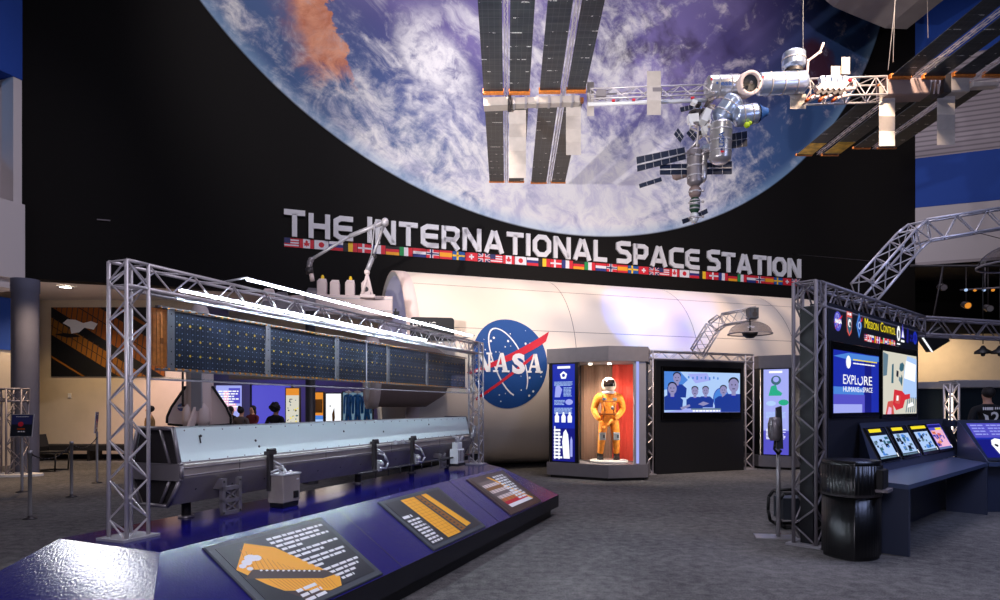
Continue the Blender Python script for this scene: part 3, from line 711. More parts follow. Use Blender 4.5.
def latch(a):
    mb = MB('dark_metal'); f = AF(-4.06, a, 1.0); mb.bbox(f, 0, -.16, .05, .17, -.01, .025, .004); mb.bbox(f, -.02, .15, .07, .18, -.02, .04)
    mb.lathe(f.p(-.02, .19, .02), f.u, [(.016, 0), (.016, .09)], 10)
    mb.build('latch_post', rb)
    mb = MB('silver'); mb.path([f.p(.05, .05, .04), f.p(.12, .02, .08), f.p(.16, -.06, .10), f.p(.13, -.12, .09), f.p(.06, -.11, .06)], .011, 8)
    mb.path([f.p(.04, .1, .03), f.p(.09, .05, .09), f.p(.10, -.03, .1)], .007, 6)
    mb.bbox(f, .045, -.15, .12, -.03, .0, .05, .008); mb.lathe(f.p(.08, -.07, .05), f.n, [(.03, 0), (.032, .02), (.02, .035), (0, .04)], 12)
    mb.build('latch', rb)
latch(4.62); latch(6.35); latch(7.25)
for a in (6.85, 7.02):
    mb = MB('alu_plain'); f = AF(-4.08, a, 1.13); mb.bbox(f, 0, 0, .04, .04, 0, .05, .004); mb.tube(f.p(.02, .02, .05), f.p(.02, .02, .08), .008, 8); mb.build('clip', rb)
mb = MB('dark_metal')
for i in range(9): mb.tube(EX(6.4+i*.28, -4.05, .84), EX(6.4+i*.28, -4.05, .76), .008, 6)
mb.tube(EX(6.0, -4.03, .85), EX(9.1, -4.03, .85), .012, 8); mb.build('pipe_run', rb)
# flap at the far end
mb = MB('alu_plain'); f = AF(-4.04, 9.1, 1.12); mb.prism([f.p(0, 0, 0), f.p(.12, 0, 0), f.p(.12, .16, 0), f.p(.07, .16, 0)], f.n*.03); mb.build('end_lug', rb)

eb = thing('electronics_box', 'grey metal electronics box with a dark vent on a blue foot under the pale box', 'equipment', EX(4.85, -3.98, .70))
f = AF(-3.9, 4.64, .725); mb = MB('box_grey'); mb.bbox(f, 0, 0, .22, .235, -.16, 0, .006); mb.use('white_metal'); mb.bbox(f, -.008, .235, .228, .247, -.168, .006); mb.build('housing', eb)
mb = MB('black_paint'); mb.bbox(f, .13, .03, .19, .09, 0, .005)
for i in range(5): mb.use('dark_metal').bbox(f, .13, .035+i*.011, .19, .039+i*.011, .005, .008)
mb.build('vent', eb)
mb = MB('white_metal'); mb.bbox(f, .17, .185, .2, .197, 0, .003); mb.build('badge', eb)
mb = MB('silver')
for i, x in enumerate((.05, .12, .18)): mb.lathe(f.p(x, .234, -.07), Z, [(.018, 0), (.018, .02), (.01, .03), (0, .03)], 10)
mb.path([f.p(.05, .26, -.07), f.p(-.02, .29, -.04), f.p(-.09, .27, -.05)], .008, 6); mb.build('connectors', eb)
mb = MB('deck_dark'); mb.bbox(f, .01, -.04, .21, 0, -.15, -.01); mb.build('foot', eb)
tk = thing('valve_tank', 'pale upright tank fitting on a blue foot at the far end of the pale box', 'equipment', EX(8.55, -3.98, .7))
c = EX(8.55, -3.98, .70); c.z = DZ
mb = MB('white_metal'); f = AF(-3.95, 8.43, .76); mb.bbox(f, 0, 0, .22, .2, -.12, 0, .012); mb.bbox(f, .03, .2, .19, .29, -.1, -.02, .01); mb.build('housing', tk)
mb = MB('silver'); mb.path([f.p(.05, .29, -.05), f.p(.02, .36, -.03), f.p(-.05, .38, -.05)], .014, 8); mb.path([f.p(.16, .29, -.05), f.p(.2, .37, -.02), f.p(.27, .33, -.03)], .014, 8); mb.lathe(f.p(.11, .29, -.06), Z, [(.03, 0), (.03, .06), (.015, .08), (0, .08)], 10); mb.build('pipes', tk)
mb = MB('mid_metal')
for k in range(4): mb.bbox(f, .02+k*.05, .03, .035+k*.05, .18, 0, .008)
mb.build('ribs', tk)
mb = MB('deck_dark'); mb.bbox(f, -.01, -.035, .23, 0, -.13, .01); mb.build('foot', tk)
# ------------------------------------------------------------------ the big white space module lying along the wall
RM, NM, HM = 2.49, 16.5, 2.54
AX = V((0, 17.45, HM))                           # a point on its axis
def mod(s, ang, r=RM): return AX+U*s+N*(r*math.cos(ang))+Z*(r*math.sin(ang))   # ang 0 faces the room, 90 deg is the top
sm = thing('space_module', 'huge cream cylinder module with a blue round emblem lying along the mural wall', 'space module', AX+U*3-Z*HM)
s0, s1 = -3.0, 10.0
mb = MB('tube_cream')
mb.lathe(AX+U*s0, U, [(RM, 0), (RM, s1-s0)], 96)
mb.build('shell', sm)
mb = MB('pink_white'); mb.lathe(AX+U*s0, U, [(RM-.02, .0), (RM+.012, .0), (RM+.012, .28), (RM, .3)], 96); mb.build('end_ring', sm)
mb = MB('white'); mb.lathe(AX+U*(s0+.05), U, [(RM-.12, 0), (RM-.12, 5.0), (0, 5.0)], 64); mb.lathe(AX+U*s0, U, [(RM, 0), (RM-.12, .05)], 64); mb.build('lining', sm)
q = [(RM-.11)*V((math.cos(t), math.sin(t), 0)) for t in [math.pi-.12+(math.pi+.24)*i/40 for i in range(41)]]
mb = MB('tube_taupe'); mb.prism([AX+U*(s0+.1)+N*p.x+Z*p.y for p in q], U*.06); mb.build('bulkhead', sm)
mb = MB('tube_taupe')
for s in (1.1, 4.6, 7.8): mb.lathe(AX+U*s, U, [(RM+.004, 0), (RM+.004, .015)], 96)
for a in (52, 20): mb.hexa([mod(s0+.3, math.radians(a), RM-.01), mod(s1, math.radians(a), RM-.01), mod(s1, math.radians(a+.25), RM-.01), mod(s0+.3, math.radians(a+.25), RM-.01), mod(s0+.3, math.radians(a), RM+.003), mod(s1, math.radians(a), RM+.003), mod(s1, math.radians(a+.25), RM+.003), mod(s0+.3, math.radians(a+.25), RM+.003)])
mb.build('panel_seams', sm)
for s in (-1.5, 2.6, 6.5, 9.2):
    mb = MB('rubber'); mb.hexa([V((p.x, p.y, 0)) for p in (AX+U*s+N*1.3, AX+U*(s+.5)+N*1.3, AX+U*(s+.5)-N*1.3, AX+U*s-N*1.3)]+[V((p.x, p.y, h_)) for p, h_ in ((AX+U*s+N*1.3, .5), (AX+U*(s+.5)+N*1.3, .5), (AX+U*(s+.5)-N*1.3, .5), (AX+U*s-N*1.3, .5))]); mb.build('cradle', sm)
mb = MB('black_paint')
q = [(1.55, -41), (2.1, -41), (2.1, -48), (1.55, -48)]
mb.hexa([mod(s, math.radians(a), RM-.02) for s, a in q]+[mod(s, math.radians(a), RM+.03) for s, a in q])
mb.use('dark_metal'); q = [(1.5, -40), (2.15, -40), (2.15, -41), (1.5, -41)]; mb.hexa([mod(s, math.radians(a), RM-.02) for s, a in q]+[mod(s, math.radians(a), RM+.2) for s, a in q])
mb.build('service_hatch', sm)
# open tube section hung in front of its left end
tc = V((-2.72, 13.2, 2.28)); ud = U
mb = MB('tube_taupe'); mb.lathe(tc, ud, [(.70, 0), (.70, 1.2), (.45, 1.6), (0, 1.6)], 40)
mb.use('pink_white'); mb.lathe(tc-ud*.03, ud, [(.60, .03), (.60, 0), (.74, 0), (.74, .2), (.70, .2)], 40); mb.use('white'); mb.lathe(tc, ud, [(.6, 0), (.6, 1.0), (0, 1.0)], 30)
mb.use('dark_metal'); mb.tube(tc+ud*.7+V((0, .5, .3)), tc+ud*.9+V((.3, 1.9, .4)), .09, 10)
mb.build('airlock_tube', sm)
# round emblem on the module
class Wrap:                                      # a frame bent round the module
    def __init__(s, s_c, ang): s.s, s.a = s_c, ang
    def p(s, a, b, c=0.0): return mod(s.s+a, s.a+b*1.16/RM, RM+.006+c)
def emblem(mb, fr, R, pal, c0=0.0, fine=True):
    blue, white, red = pal
    n = 12 if fine else 3
    mb.use(blue)                                 # disc in rings so that it follows a bent surface
    for j in range(n):
        r0, r1 = R*j/n, R*(j+1)/n; m = 48 if fine else 20; k = []
        for i in range(m): t = 2*math.pi*i/m; k += [fr.p(r0*math.cos(t), r0*math.sin(t), c0), fr.p(r1*math.cos(t), r1*math.sin(t), c0)]
        mb.add(k, [(2*i, 2*i+1, (2*i+3) % (2*m), (2*i+2) % (2*m)) for i in range(m)])
    def ribbon(top, bot, c):
        k = []
        for (a, b), (e, f) in zip(top, bot): k += [fr.p(a*R, b*R, c), fr.p(e*R, f*R, c)]
        mb.add(k, [(2*i, 2*i+1, 2*i+3, 2*i+2) for i in range(len(top)-1)])
    rnd = random.Random(3); mb.use(white)
    for i in range(34 if fine else 6):
        t, r = rnd.uniform(0, 6.28), rnd.uniform(.35, .9)
        mb.disc(fr, R*r*math.cos(t), R*r*math.sin(t), R*rnd.choice((.012, .018, .03) if fine else (.04,)), c0+.002, 6)
    mb.ring(fr, -.03*R, .02*R, .80*R, .36*R, .035*R, c0+.003, 48, math.radians(118), math.radians(-155), math.radians(150))
    mb.use(red)
    def crv(p, q, r, n=14): return [((1-t)**2*p[0]+2*t*(1-t)*q[0]+t*t*r[0], (1-t)**2*p[1]+2*t*(1-t)*q[1]+t*t*r[1]) for t in [i/n for i in range(n+1)]]
    ribbon(crv((-1.12, -.22), (.2, .22), (1.12, .74)), crv((-1.05, -.26), (.35, .10), (1.0, .50)), c0+.005)
    ribbon(crv((-.86, -.76), (-.1, -.3), (.62, .2)), crv((-.84, -.82), (-.1, -.38), (.74, .2)), c0+.005)
    mb.use(white); lh = .41*R; lw = .40*R; y0 = -.2*R; c = c0+(.02 if fine else .008)
    if not fine: mb.text(fr, 'NASA', -.87*R, y0, lh, 1.74*R, c, .05)
    else:
        def gl(x, polys):
            for p in polys: mb.poly([fr.p(x+a*lw, y0+b*lh, c+.0003*len(p)) for a, b in p])
        rc = lambda a, b, e, f: [(a, b), (e, b), (e, f), (a, f)]
        AA = [[(.04, 0), (.17, 0), (.54, 1), (.42, 1)], [(.60, 0), (.92, 0), (.64, 1), (.42, 1)], rc(.24, .26, .72, .38), rc(-.06, 0, .28, .1), rc(.52, 0, 1.02, .1)]
        gl(-.88*R, [rc(.1, 0, .24, 1), rc(.76, 0, .9, 1), [(.1, 1), (.38, 1), (.9, 0), (.62, 0)], rc(-.02, 0, .36, .1), rc(-.02, .9, .3, 1), rc(.64, .9, 1.02, 1)])
        gl(-.43*R, AA); mb.text(fr, 'S', .045*R, y0, lh, .35*R, c, .05); gl(.46*R, AA)
ew = Wrap(0, 0)
# centre of the emblem as seen: solve for the place on the shell
def on_module(px, py):
    d = ray(px, py); e = V((0, 0, EYE))-AX; dn = d-U*d.dot(U); en = e-U*e.dot(U)
    a, b, c = dn.dot(dn), 2*dn.dot(en), en.dot(en)-RM*RM; t = (-b-math.sqrt(b*b-4*a*c))/(2*a); q = e+d*t
    return q.dot(U), math.atan2(q.dot(Z), q.dot(N))
ec = on_module(510, 363); ew = Wrap(*ec)
mb = MB(); emblem(mb, ew, .935, ('ink_blue', 'ink_white', 'ink_red')); mb.build('emblem', sm)

sb = thing('module_sign', 'dark rounded sign box reading LIVING behind the truss on the module', 'sign', at(431, 329, 14.0))
f = Fr(at(410, 340, 13.9), V((.985, .17, 0)), Z); mb = MB('panel_black'); w_, h_ = .96, .5
q = []
for cx_, cy_, t0 in ((w_-.07, h_-.07, 0), (.07, h_-.07, 90), (.07, .07, 180), (w_-.07, .07, 270)):
    q += [(cx_+.07*math.cos(math.radians(t0+k*22.5)), cy_+.07*math.sin(math.radians(t0+k*22.5))) for k in range(5)]
mb.prism([f.p(a, b, -.08) for a, b in q], f.n*.1); mb.build('board', sb)
mb = MB('ink_white'); mb.text(f, 'LIVING', .06, .30, .1, .5, .025); mb.build('lettering', sb)
mb = MB('mid_metal'); mb.tube(f.p(.3, .25, -.08), f.p(.36, .25, -.9), .03, 8); mb.build('bracket', sb)

# experiment pallet and robot arm above the exhibit
px_ = thing('experiment_pallet', 'pale pallet on a dark post with upright white payload boxes behind the truss top', 'equipment', V((-3.9, 13, 0)))
YP = 13.0
f = Fr(at(262, 318, YP), V((.985, .17, 0)), Z, V((.17, -.985, 0)))
mb = MB('pink_white'); mb.bbox(f, 1.05, .1, 2.62, .52, -.7, 0, .02); mb.use('pale_grey'); mb.bbox(f, 1.05, .44, 2.62, .46, 0, .012); mb.bbox(f, 1.05, .2, 2.62, .22, 0, .012)
mb.use('mid_metal'); mb.bbox(f, 0, .1, 1.05, .36, -.6, -.04, .01)
mb.build('deck', px_)
mb = MB('dark_metal'); p = at(307.5, 400, YP); mb.lathe((p.x, p.y+.2, 0), Z, [(.16, 0), (.16, .06), (.1, .08), (.1, 3.55)], 20); mb.build('post', px_)
def payload(x, w, h, y0, yellow=False, disc=False, m='pink_white', red=False):
    mb = MB(m); mb.bbox(f, x, y0, x+w, y0+h*.8, -.3, -.06, .008)
    mb.hexa([f.p(x,y0+h*.8,-.3), f.p(x+w,y0+h*.8,-.3), f.p(x+w,y0+h*.8,-.06), f.p(x,y0+h*.8,-.06), f.p(x+.04,y0+h,-.26), f.p(x+w-.01,y0+h,-.26), f.p(x+w-.01,y0+h,-.1), f.p(x+.04,y0+h,-.1)])
    if disc: mb.use('dark_metal').disc(f, x+w*.5, y0+h*.42, w*.28, -.052, 18)
    if red: mb.use('ink_red').disc(f, x+w*.5, y0+h*.5, w*.2, -.052, 14)
    o = mb.build('payload_box', px_)
    if yellow:
        mb = MB('yellow'); mb.lathe(f.p(x+w*.55, y0+h, -.18), Z, [(.035, 0), (.035, .05), (.02, .09), (0, .09)], 12); mb.build('cap', o)
payload(1.07, .19, .34, .52, True); payload(1.33, .19, .32, .52); payload(1.64, .19, .33, .52, True); payload(1.97, .19, .33, .52, True, True)
payload(.0, .2, .26, .36, red=True); payload(.25, .22, .2, .36, m='mid_metal'); payload(.55, .26, .14, .36); payload(.86, .22, .3, .36, m='mid_metal')
mb = MB('black_paint'); mb.bbox(f, 2.63, .16, 2.76, .22, -.2, -.1); mb.bbox(f, 2.66, .1, 2.7, .28, -.2, -.1); mb.build('connector', px_)
ar = thing('robot_arm', 'jointed pale robot arm with a long boom reaching left above the pallet', 'robot arm', at(367, 297, YP-.1))
YA = 12.95; P_ = lambda x, y, d=0.0: at(x, y, YA+d)
mb = MB('pink_white'); mb.bbox(Fr(P_(360, 297), f.u, Z, f.n), 0, -.02, .3, .05, -.12, .08, .01); mb.build('foot', ar)
mb = MB('pink_white')
mb.tube(P_(362, 295), P_(368, 272), .035, 10); mb.tube(P_(372.5, 295), P_(367, 272), .022, 8); mb.ball(P_(367, 272), .06); mb.build('a_frame', ar)
mb = MB('alu_plain'); mb.tube(P_(367, 272), P_(373, 256), .05, 12); mb.tube(P_(372, 258), P_(384.5, 223), .032, 12); mb.tube(P_(371, 258, -.05), P_(375, 222, -.05), .014, 8); mb.use('dark_metal').ball(P_(374, 256), .055); mb.build('lower_arm', ar)
mb = MB('alu_plain'); mb.lathe(P_(385, 222, -.1), f.n*-1, [(0, -.06), (.07, -.06), (.07, .1), (0, .1)], 16); mb.build('elbow', ar)
mb = MB('alu_plain'); mb.tube(P_(385, 222), P_(350, 236), .045, 12); mb.tube(P_(350, 236), P_(312, 259), .032, 12); mb.tube(P_(368, 228), P_(372, 245), .012, 6); mb.build('boom', ar)
mb = MB('mid_metal'); mb.ball(P_(311, 260), .06); mb.tube(P_(310, 261), P_(309, 270), .055, 12); mb.use('dark_metal').tube(P_(309, 268), P_(310, 274), .075, 12); mb.use('pink_white').tube(P_(311, 273), P_(312.5, 281), .045, 12); mb.build('end_effector', ar)

# ------------------------------------------------------------------ glass cases with backlit panels
def poster(mb, f, w, h, c):
    """backlit blue panel: title, crest, print, small suits and a shuttle stack"""
    mb.use('g_blue').rect(f, 0, 0, w, h, c)
    mb.use('g_deep').rect(f, 0, .0, w, h*.34, c+.001)
    mb.use('g_white'); mb.rect(f, w*.22, h*.955, w*.8, h*.98, c+.002)
    mb.disc(f, w*.5, h*.885, w*.17, c+.002, 5, rot=math.pi/2); mb.disc(f, w*.5, h*.885, w*.13, c+.002, 14)
    mb.use('g_blue').disc(f, w*.5, h*.885, w*.07, c+.003, 10)
    mb.use('g_pale').lines(f, w*.08, h*.82, w*.84, 4, h*.012, h*.006, c+.002, .1, w*.12)
    mb.use('g_lav').shape(f, [(w*.1, h*.66), (w*.34, h*.66), (w*.44, h*.74), (w*.3, h*.785), (w*.14, h*.77)], c+.002); mb.use('g_pale').lines(f, w*.5, h*.76, w*.4, 7, h*.014, h*.007, c+.002, .2, w*.1)
    mb.use('g_pale').lines(f, w*.08, h*.63, w*.5, 4, h*.014, h*.007, c+.002, .2, w*.1); mb.use('g_lav').disc(f, w*.75, h*.61, w*.17, c+.002, 12, h*.03)
    mb.use('g_pale').lines(f, w*.08, h*.55, w*.84, 5, h*.013, h*.007, c+.002, .1, w*.12)
    mb.use('g_white')
    for x in (.2, .5, .78): mb.shape(f, [(w*(x-.09), h*.40), (w*(x-.1), h*.46), (w*(x-.04), h*.485), (w*(x+.04), h*.485), (w*(x+.1), h*.46), (w*(x+.09), h*.40)], c+.002); mb.disc(f, w*x, h*.494, w*.05, c+.002, 10)
    mb.shape(f, [(w*.5, h*.03), (w*.44, h*.2), (w*.5, h*.3), (w*.6, h*.33), (w*.7, h*.28), (w*.74, h*.2), (w*.78, h*.03)], c+.002)
    mb.use('g_lav').shape(f, [(w*.8, h*.05), (w*.8, h*.22), (w*.85, h*.26), (w*.9, h*.22), (w*.9, h*.05)], c+.002)
    mb.use('g_white')
    for k in range(9): mb.rect(f, w*.06, h*(.03+k*.035), w*(.36 if k % 3 else .44), h*(.05+k*.035), c+.0025)
    mb.rect(f, w*.08, h*.02, w*.13, h*.36, c+.002); mb.rect(f, w*.27, h*.02, w*.32, h*.30, c+.002)
def poster2(mb, f, w, h, c):
    mb.use('g_lav').rect(f, 0, 0, w, h, c); mb.use('g_violet').rect(f, 0, 0, w, h*.28, c+.001)
    mb.use('g_white').rect(f, w*.22, h*.955, w*.75, h*.98, c+.002)
    mb.use('g_teal').disc(f, w*.5, h*.87, w*.2, c+.002, 20); mb.use('g_lav').disc(f, w*.5, h*.88, w*.12, c+.003, 16)
    mb.use('g_green').shape(f, [(w*.2, h*.69), (w*.3, h*.8), (w*.5, h*.82), (w*.55, h*.76), (w*.75, h*.72), (w*.7, h*.69)], c+.002)
    mb.use('g_green').disc(f, w*.8, h*.61, w*.2, c+.002, 14, h*.035); mb.use('g_pale').disc(f, w*.3, h*.6, w*.2, c+.002, 14, h*.03)
    mb.use('g_pale').lines(f, w*.1, h*.5, w*.8, 5, h*.016, h*.008, c+.002, .1, w*.12); mb.use('g_white').lines(f, w*.1, h*.3, w*.8, 8, h*.016, h*.008, c+.002, .2, w*.12)
def case(name, label, PL, PF, PR, drapes, post_w, pst, zb=(.06, .34), zt=(2.56, 2.88)):
    """six-sided cabinet: PL left front corner, PF front corner, PR right front corner on the floor"""
    PL, PF, PR = V(PL), V(PF), V(PR); back = V((-(PR-PL).y, (PR-PL).x, 0)).normalized()*.95
    ring = [PL, PF, PR, PR+back, PL+back]; t = thing(name, label, 'display case', (PL+PR)/2)
    def slab(z0, z1, g, m):
        c = sum(ring, V())/5; r = [p+(p-c).normalized()*g for p in ring]; mb = MB(m); mb.prism([p+Z*z0 for p in r], Z*(z1-z0)); return mb
    mb = slab(zb[0], zb[1], .05, 'case_grey'); mb.build('plinth', t)
    slab(0, zb[0], -.04, 'rubber').build('kick', t)
    slab(zt[0], zt[1], .05, 'case_grey').build('canopy', t)
    hgt = zt[0]-zb[1]
    f1 = Fr(PL+Z*zb[1], PF-PL, Z); f2 = Fr(PF+Z*zb[1], PR-PF, Z); l1, l2 = (PF-PL).length, (PR-PF).length
    mb = MB('panel_black'); mb.bbox(f1, .02, .0, .07, hgt, -.05, 0); mb.bbox(f1, .07, .0, .1+post_w, hgt, -.06, -.02); mb.bbox(f1, .07+post_w, 0, .15+post_w, hgt, -.06, .0); mb.build('light_box', t)
    g = MB(); fp = Fr(f1.p(.085, .03, -.0), f1.u, Z); pst(g, fp, post_w-.03, hgt-.06, -.012); g.build('backlit_panel', t)
    mb = MB('case_glass'); mb.rect(f1, .15+post_w, 0, l1, hgt, -.01); mb.rect(f2, 0, 0, l2*.7, hgt, -.01); mb.build('glass', t)
    mb = MB('alu_plain'); mb.bbox(f2, l2*.68, 0, l2*.74, hgt, -.05, .0); mb.use('g_lav').bbox(f2, l2*.74, .02, l2*.82, hgt, -.05, -.01); mb.use('alu_plain').bbox(f2, l2*.82, 0, l2, hgt, -.06, 0); mb.build('edge_light', t)
    # curved drapes at the back
    mid = PL+back*.9; mid2 = PR+back*.9
    for (u0, u1, m) in drapes:
        mb = MB(m); n = 40; k = []
        for i in range(n+1):
            u_ = u0+(u1-u0)*i/n; p = mid.lerp(mid2, u_)-back.normalized()*(.012*math.sin(i*1.9)+.05*math.sin(i*.3)); k += [p+Z*zb[1], p+Z*zt[0]]
        mb.add(k, [(2*i, 2*i+2, 2*i+3, 2*i+1) for i in range(n)], True); mb.build('drape', t)
    mb = MB('panel_black')
    mb.poly([PL+back*.98+Z*zb[1], PR+back*.98+Z*zb[1], PR+back*.98+Z*zt[0], PL+back*.98+Z*zt[0]]); mb.poly([PL+Z*zb[1], PL+back+Z*zb[1], PL+back+Z*zt[0], PL+Z*zt[0]]); mb.poly([PR+Z*zb[1], PR+back+Z*zb[1], PR+back+Z*zt[0], PR+Z*zt[0]]); mb.build('back_panel', t)
    lp_ = bpy.data.lights.new('case_light', 'SPOT'); lp_.energy = 210; lp_.color = (1, .86, .68); lp_.spot_size = 1.9; lp_.spot_blend = .8; lp_.shadow_soft_size = .08
    lo = bpy.data.objects.new('case_light', lp_); C.objects.link(lo); q_ = PL.lerp(PR, .52)+back*-.02; lo.location = q_+Z*(zt[0]-.06); lo.rotation_euler = ((PL.lerp(PR, .6)+back*.62+Z*1.1)-lo.location).to_track_quat('-Z', 'Y').to_euler()
    for s_ in (.3, .93):                          # fill lights added inside the front to brighten the contents
        l2 = bpy.data.lights.new('case_fill', 'AREA'); l2.energy = 14; l2.color = (1, .9, .76); l2.shape = 'RECTANGLE'; l2.size = .05; l2.size_y = 1.7
        o2 = bpy.data.objects.new('case_fill', l2); C.objects.link(o2); o2.location = PL.lerp(PR, s_)+back*.1+Z*1.4; o2.rotation_euler = ((PL.lerp(PR, .62)+back*.6+Z*1.4)-o2.location).to_track_quat('-Z', 'Y').to_euler()
    mb = MB('lamp_spot')
    for u_ in (.42, .62): mb.lathe((PL.lerp(PR, u_)+back*.25)+Z*(zt[0]-.002), -Z, [(0, 0), (.04, 0), (.04, .03), (0, .03)], 12)
    mb.build('case_lamp', t)
    return t
CL, CF, CR = ground(549, 477), ground(608, 481), ground(646, 480)
case('spacesuit_case', 'grey-topped glass case with a backlit blue panel around the orange spacesuit', CL, CF, CR, ((.28, .62, 'drape_tan'), (.62, 1.0, 'drape_red')), .58, poster)
ct = thing('suit_stand', 'low round stand with a clear plate under the orange spacesuit', 'stand', (2.35, 14.3, .34))
mb = MB('white'); mb.lathe((2.44, 14.35, .34), Z, [(0, 0), (.42, 0), (.42, .05), (.40, .06), (0, .06)], 32); mb.build('disc', ct)
case('display_case', 'grey-topped case with a pale lilac backlit panel beside the right truss column', ground(760, 468.5), ground(790, 470), ground(812, 468), ((.3, 1.0, 'wall_grey'),), .62, poster2)

# ------------------------------------------------------------------ orange pressure suit
su = thing('spacesuit', 'orange pressure suit with white helmet and dark visor standing in the glass case', 'spacesuit', (2.37, 14.35, .40))
OS = V((2.44, 14.35, .40)); fd = V((-.12, -.99, 0)).normalized(); sd = V((-fd.y, fd.x, 0))*-1   # sd: the viewer's right
def SP(x, y, z): return OS+sd*x*1.16-fd*y*1.16+Z*(z*1.03)                       # x to the viewer's right, y backwards
def sk(nodes): return {k: (*SP(*v[:3]), *v[3:]) for k, v in nodes.items()}
nd = sk({'pel': (0, 0, .93, .17, .14), 'waist': (0, 0, 1.06, .165, .14), 'chest': (0, 0, 1.25, .20, .16), 'sh': (0, 0, 1.40, .17, .13), 'nk': (0, 0, 1.47, .11, .11),
 'lh': (-.11, 0, .84, .115), 'lk': (-.135, -.02, .48, .095), 'lc': (-.14, .0, .3, .085), 'la': (-.145, .02, .1, .07), 'rh': (.11, 0, .84, .115), 'rk': (.13, -.05, .48, .095), 'rc': (.15, .0, .3, .085), 'ra': (.165, .02, .1, .07),
 'lsh': (-.21, 0, 1.37, .10), 'lel': (-.27, .02, 1.09, .08), 'lfo': (-.17, -.13, .95, .065), 'lwr': (-.08, -.2, .88, .055), 'rsh': (.21, 0, 1.37, .10), 'rel': (.29, .02, 1.09, .08), 'rfo': (.24, -.1, .95, .065), 'rwr': (.17, -.16, .86, .055)})
me = skin(nd, [('pel','waist'),('waist','chest'),('chest','sh'),('sh','nk'),('pel','lh'),('lh','lk'),('lk','lc'),('lc','la'),('pel','rh'),('rh','rk'),('rk','rc'),('rc','ra'),('sh','lsh'),('lsh','lel'),('lel','lfo'),('lfo','lwr'),('sh','rsh'),('rsh','rel'),('rel','rfo'),('rfo','rwr')], 'pel')
me.materials.append(MT['suit']); link('coverall', me, su)
mat('helmet', (226, 206, 186), .45); mb = MB('helmet'); mb.ball(SP(0, 0, 1.62), .165, .175, .18, 20, 14); mb.use('alu_plain').lathe(SP(0, 0, 1.43), Z, [(.15, 0), (.16, .03), (.15, .06)], 24); hl = mb.build('helmet', su)
mb = MB('visor'); k = []
for j in range(9):
    for i in range(13):
        a, b = math.radians(-46+92*i/12), math.radians(-14+50*j/8); k.append(SP(.155*math.sin(a)*math.cos(b), -.167*math.cos(a)*math.cos(b), 1.63+.178*math.sin(b)))
mb.add(k, [(j*13+i, j*13+i+1, (j+1)*13+i+1, (j+1)*13+i) for j in range(8) for i in range(12)], True); mb.build('visor', hl)
def glove(name, w, d, side):
    w, d = V(SP(*w)), V(d).normalized(); pr = d.cross(Z).normalized()*side; out = pr.cross(d).normalized()
    n_ = {'w': (*w, .045), 'p': (*(w+d*.06), .05, .035), 'k': (*(w+d*.11), .05, .03)}; e_ = [('w','p'),('p','k')]
    for i, (o_, l) in enumerate(((-.045, .075), (-.016, .09), (.016, .085), (.044, .065))):
        b0 = w+d*.12+pr*o_; n_[f'a{i}'] = (*b0, .016); n_[f'b{i}'] = (*(b0+d*l*.5-out*.01), .015); n_[f'c{i}'] = (*(b0+d*l*.85-out*.045), .013); e_ += [('k', f'a{i}'), (f'a{i}', f'b{i}'), (f'b{i}', f'c{i}')]
    n_['t0'] = (*(w+d*.05+pr*.055), .018); n_['t1'] = (*(w+d*.1+pr*.085-out*.02), .015); e_ += [('p','t0'),('t0','t1')]
    me = skin(n_, e_, 'w'); me.materials.append(MT['suit']); link(name, me, su)
glove('glove', (-.07, -.205, .87), sd*.7-Z*.6+fd*.25, 1); glove('glove', (.165, -.165, .85), -sd*.3-Z*.9+fd*.2, -1)
for x, y in ((-.145, .02), (.165, .02)):
    n_ = sk({'a': (x, y, .17, .085), 'h': (x, y+.02, .06, .07), 'm': (x, y-.1, .05, .065, .05), 't': (x+.01, y-.19, .04, .055, .04)})
    me = skin(n_, [('a','h'),('h','m'),('m','t')], 'h'); me.materials.append(MT['black_paint']); link('boot', me, su)
for x, y in ((-.135, -.13), (.13, -.16)):
    mb = MB('strap_grey'); fk = Fr(SP(x-.065, y, .43), sd, Z, fd); mb.bbox(fk, 0, 0, .13*1.1, .17, -.04, .012, .02); mb.use('frame_grey').bbox(fk, .02, .05, .06, .12, .012, .02); mb.build('knee_pocket', su)
mb = MB('suit_dark')
for sx in (-1, 1):
    mb.path([SP(sx*.13, -.13, 1.44), SP(sx*.1, -.2, 1.25), SP(sx*.08, -.185, 1.05), SP(sx*.12, -.14, .88)], .017, 6); mb.path([SP(sx*.12, -.14, .9), SP(sx*.19, -.02, .86)], .017, 6)
mb.path([SP(-.11, -.2, 1.26), SP(.11, -.2, 1.26)], .015, 6); mb.path([SP(-.19, 0, 1.0), SP(-.1, -.17, .99), SP(.1, -.17, .99), SP(.19, 0, 1.0)], .02, 6); mb.build('harness', su)
mb = MB('strap_grey'); mb.bbox(Fr(SP(-.14, -.2, 1.28), sd, Z, fd), 0, 0, .09, .06, 0, .012, .004); mb.bbox(Fr(SP(.05, -.2, 1.29), sd, Z, fd), 0, 0, .09, .05, 0, .012, .004); mb.use('ink_blue').disc(Fr(SP(.1, -.2, 1.315), sd, Z, fd), 0, 0, .02, .016, 12); mb.build('chest_patch', su)
mb = MB('mid_metal'); mb.lathe(SP(-.06, -.2, 1.12), fd, [(0, 0), (.04, 0), (.04, .03), (.025, .05), (0, .05)], 16); mb.build('hose_port', su)

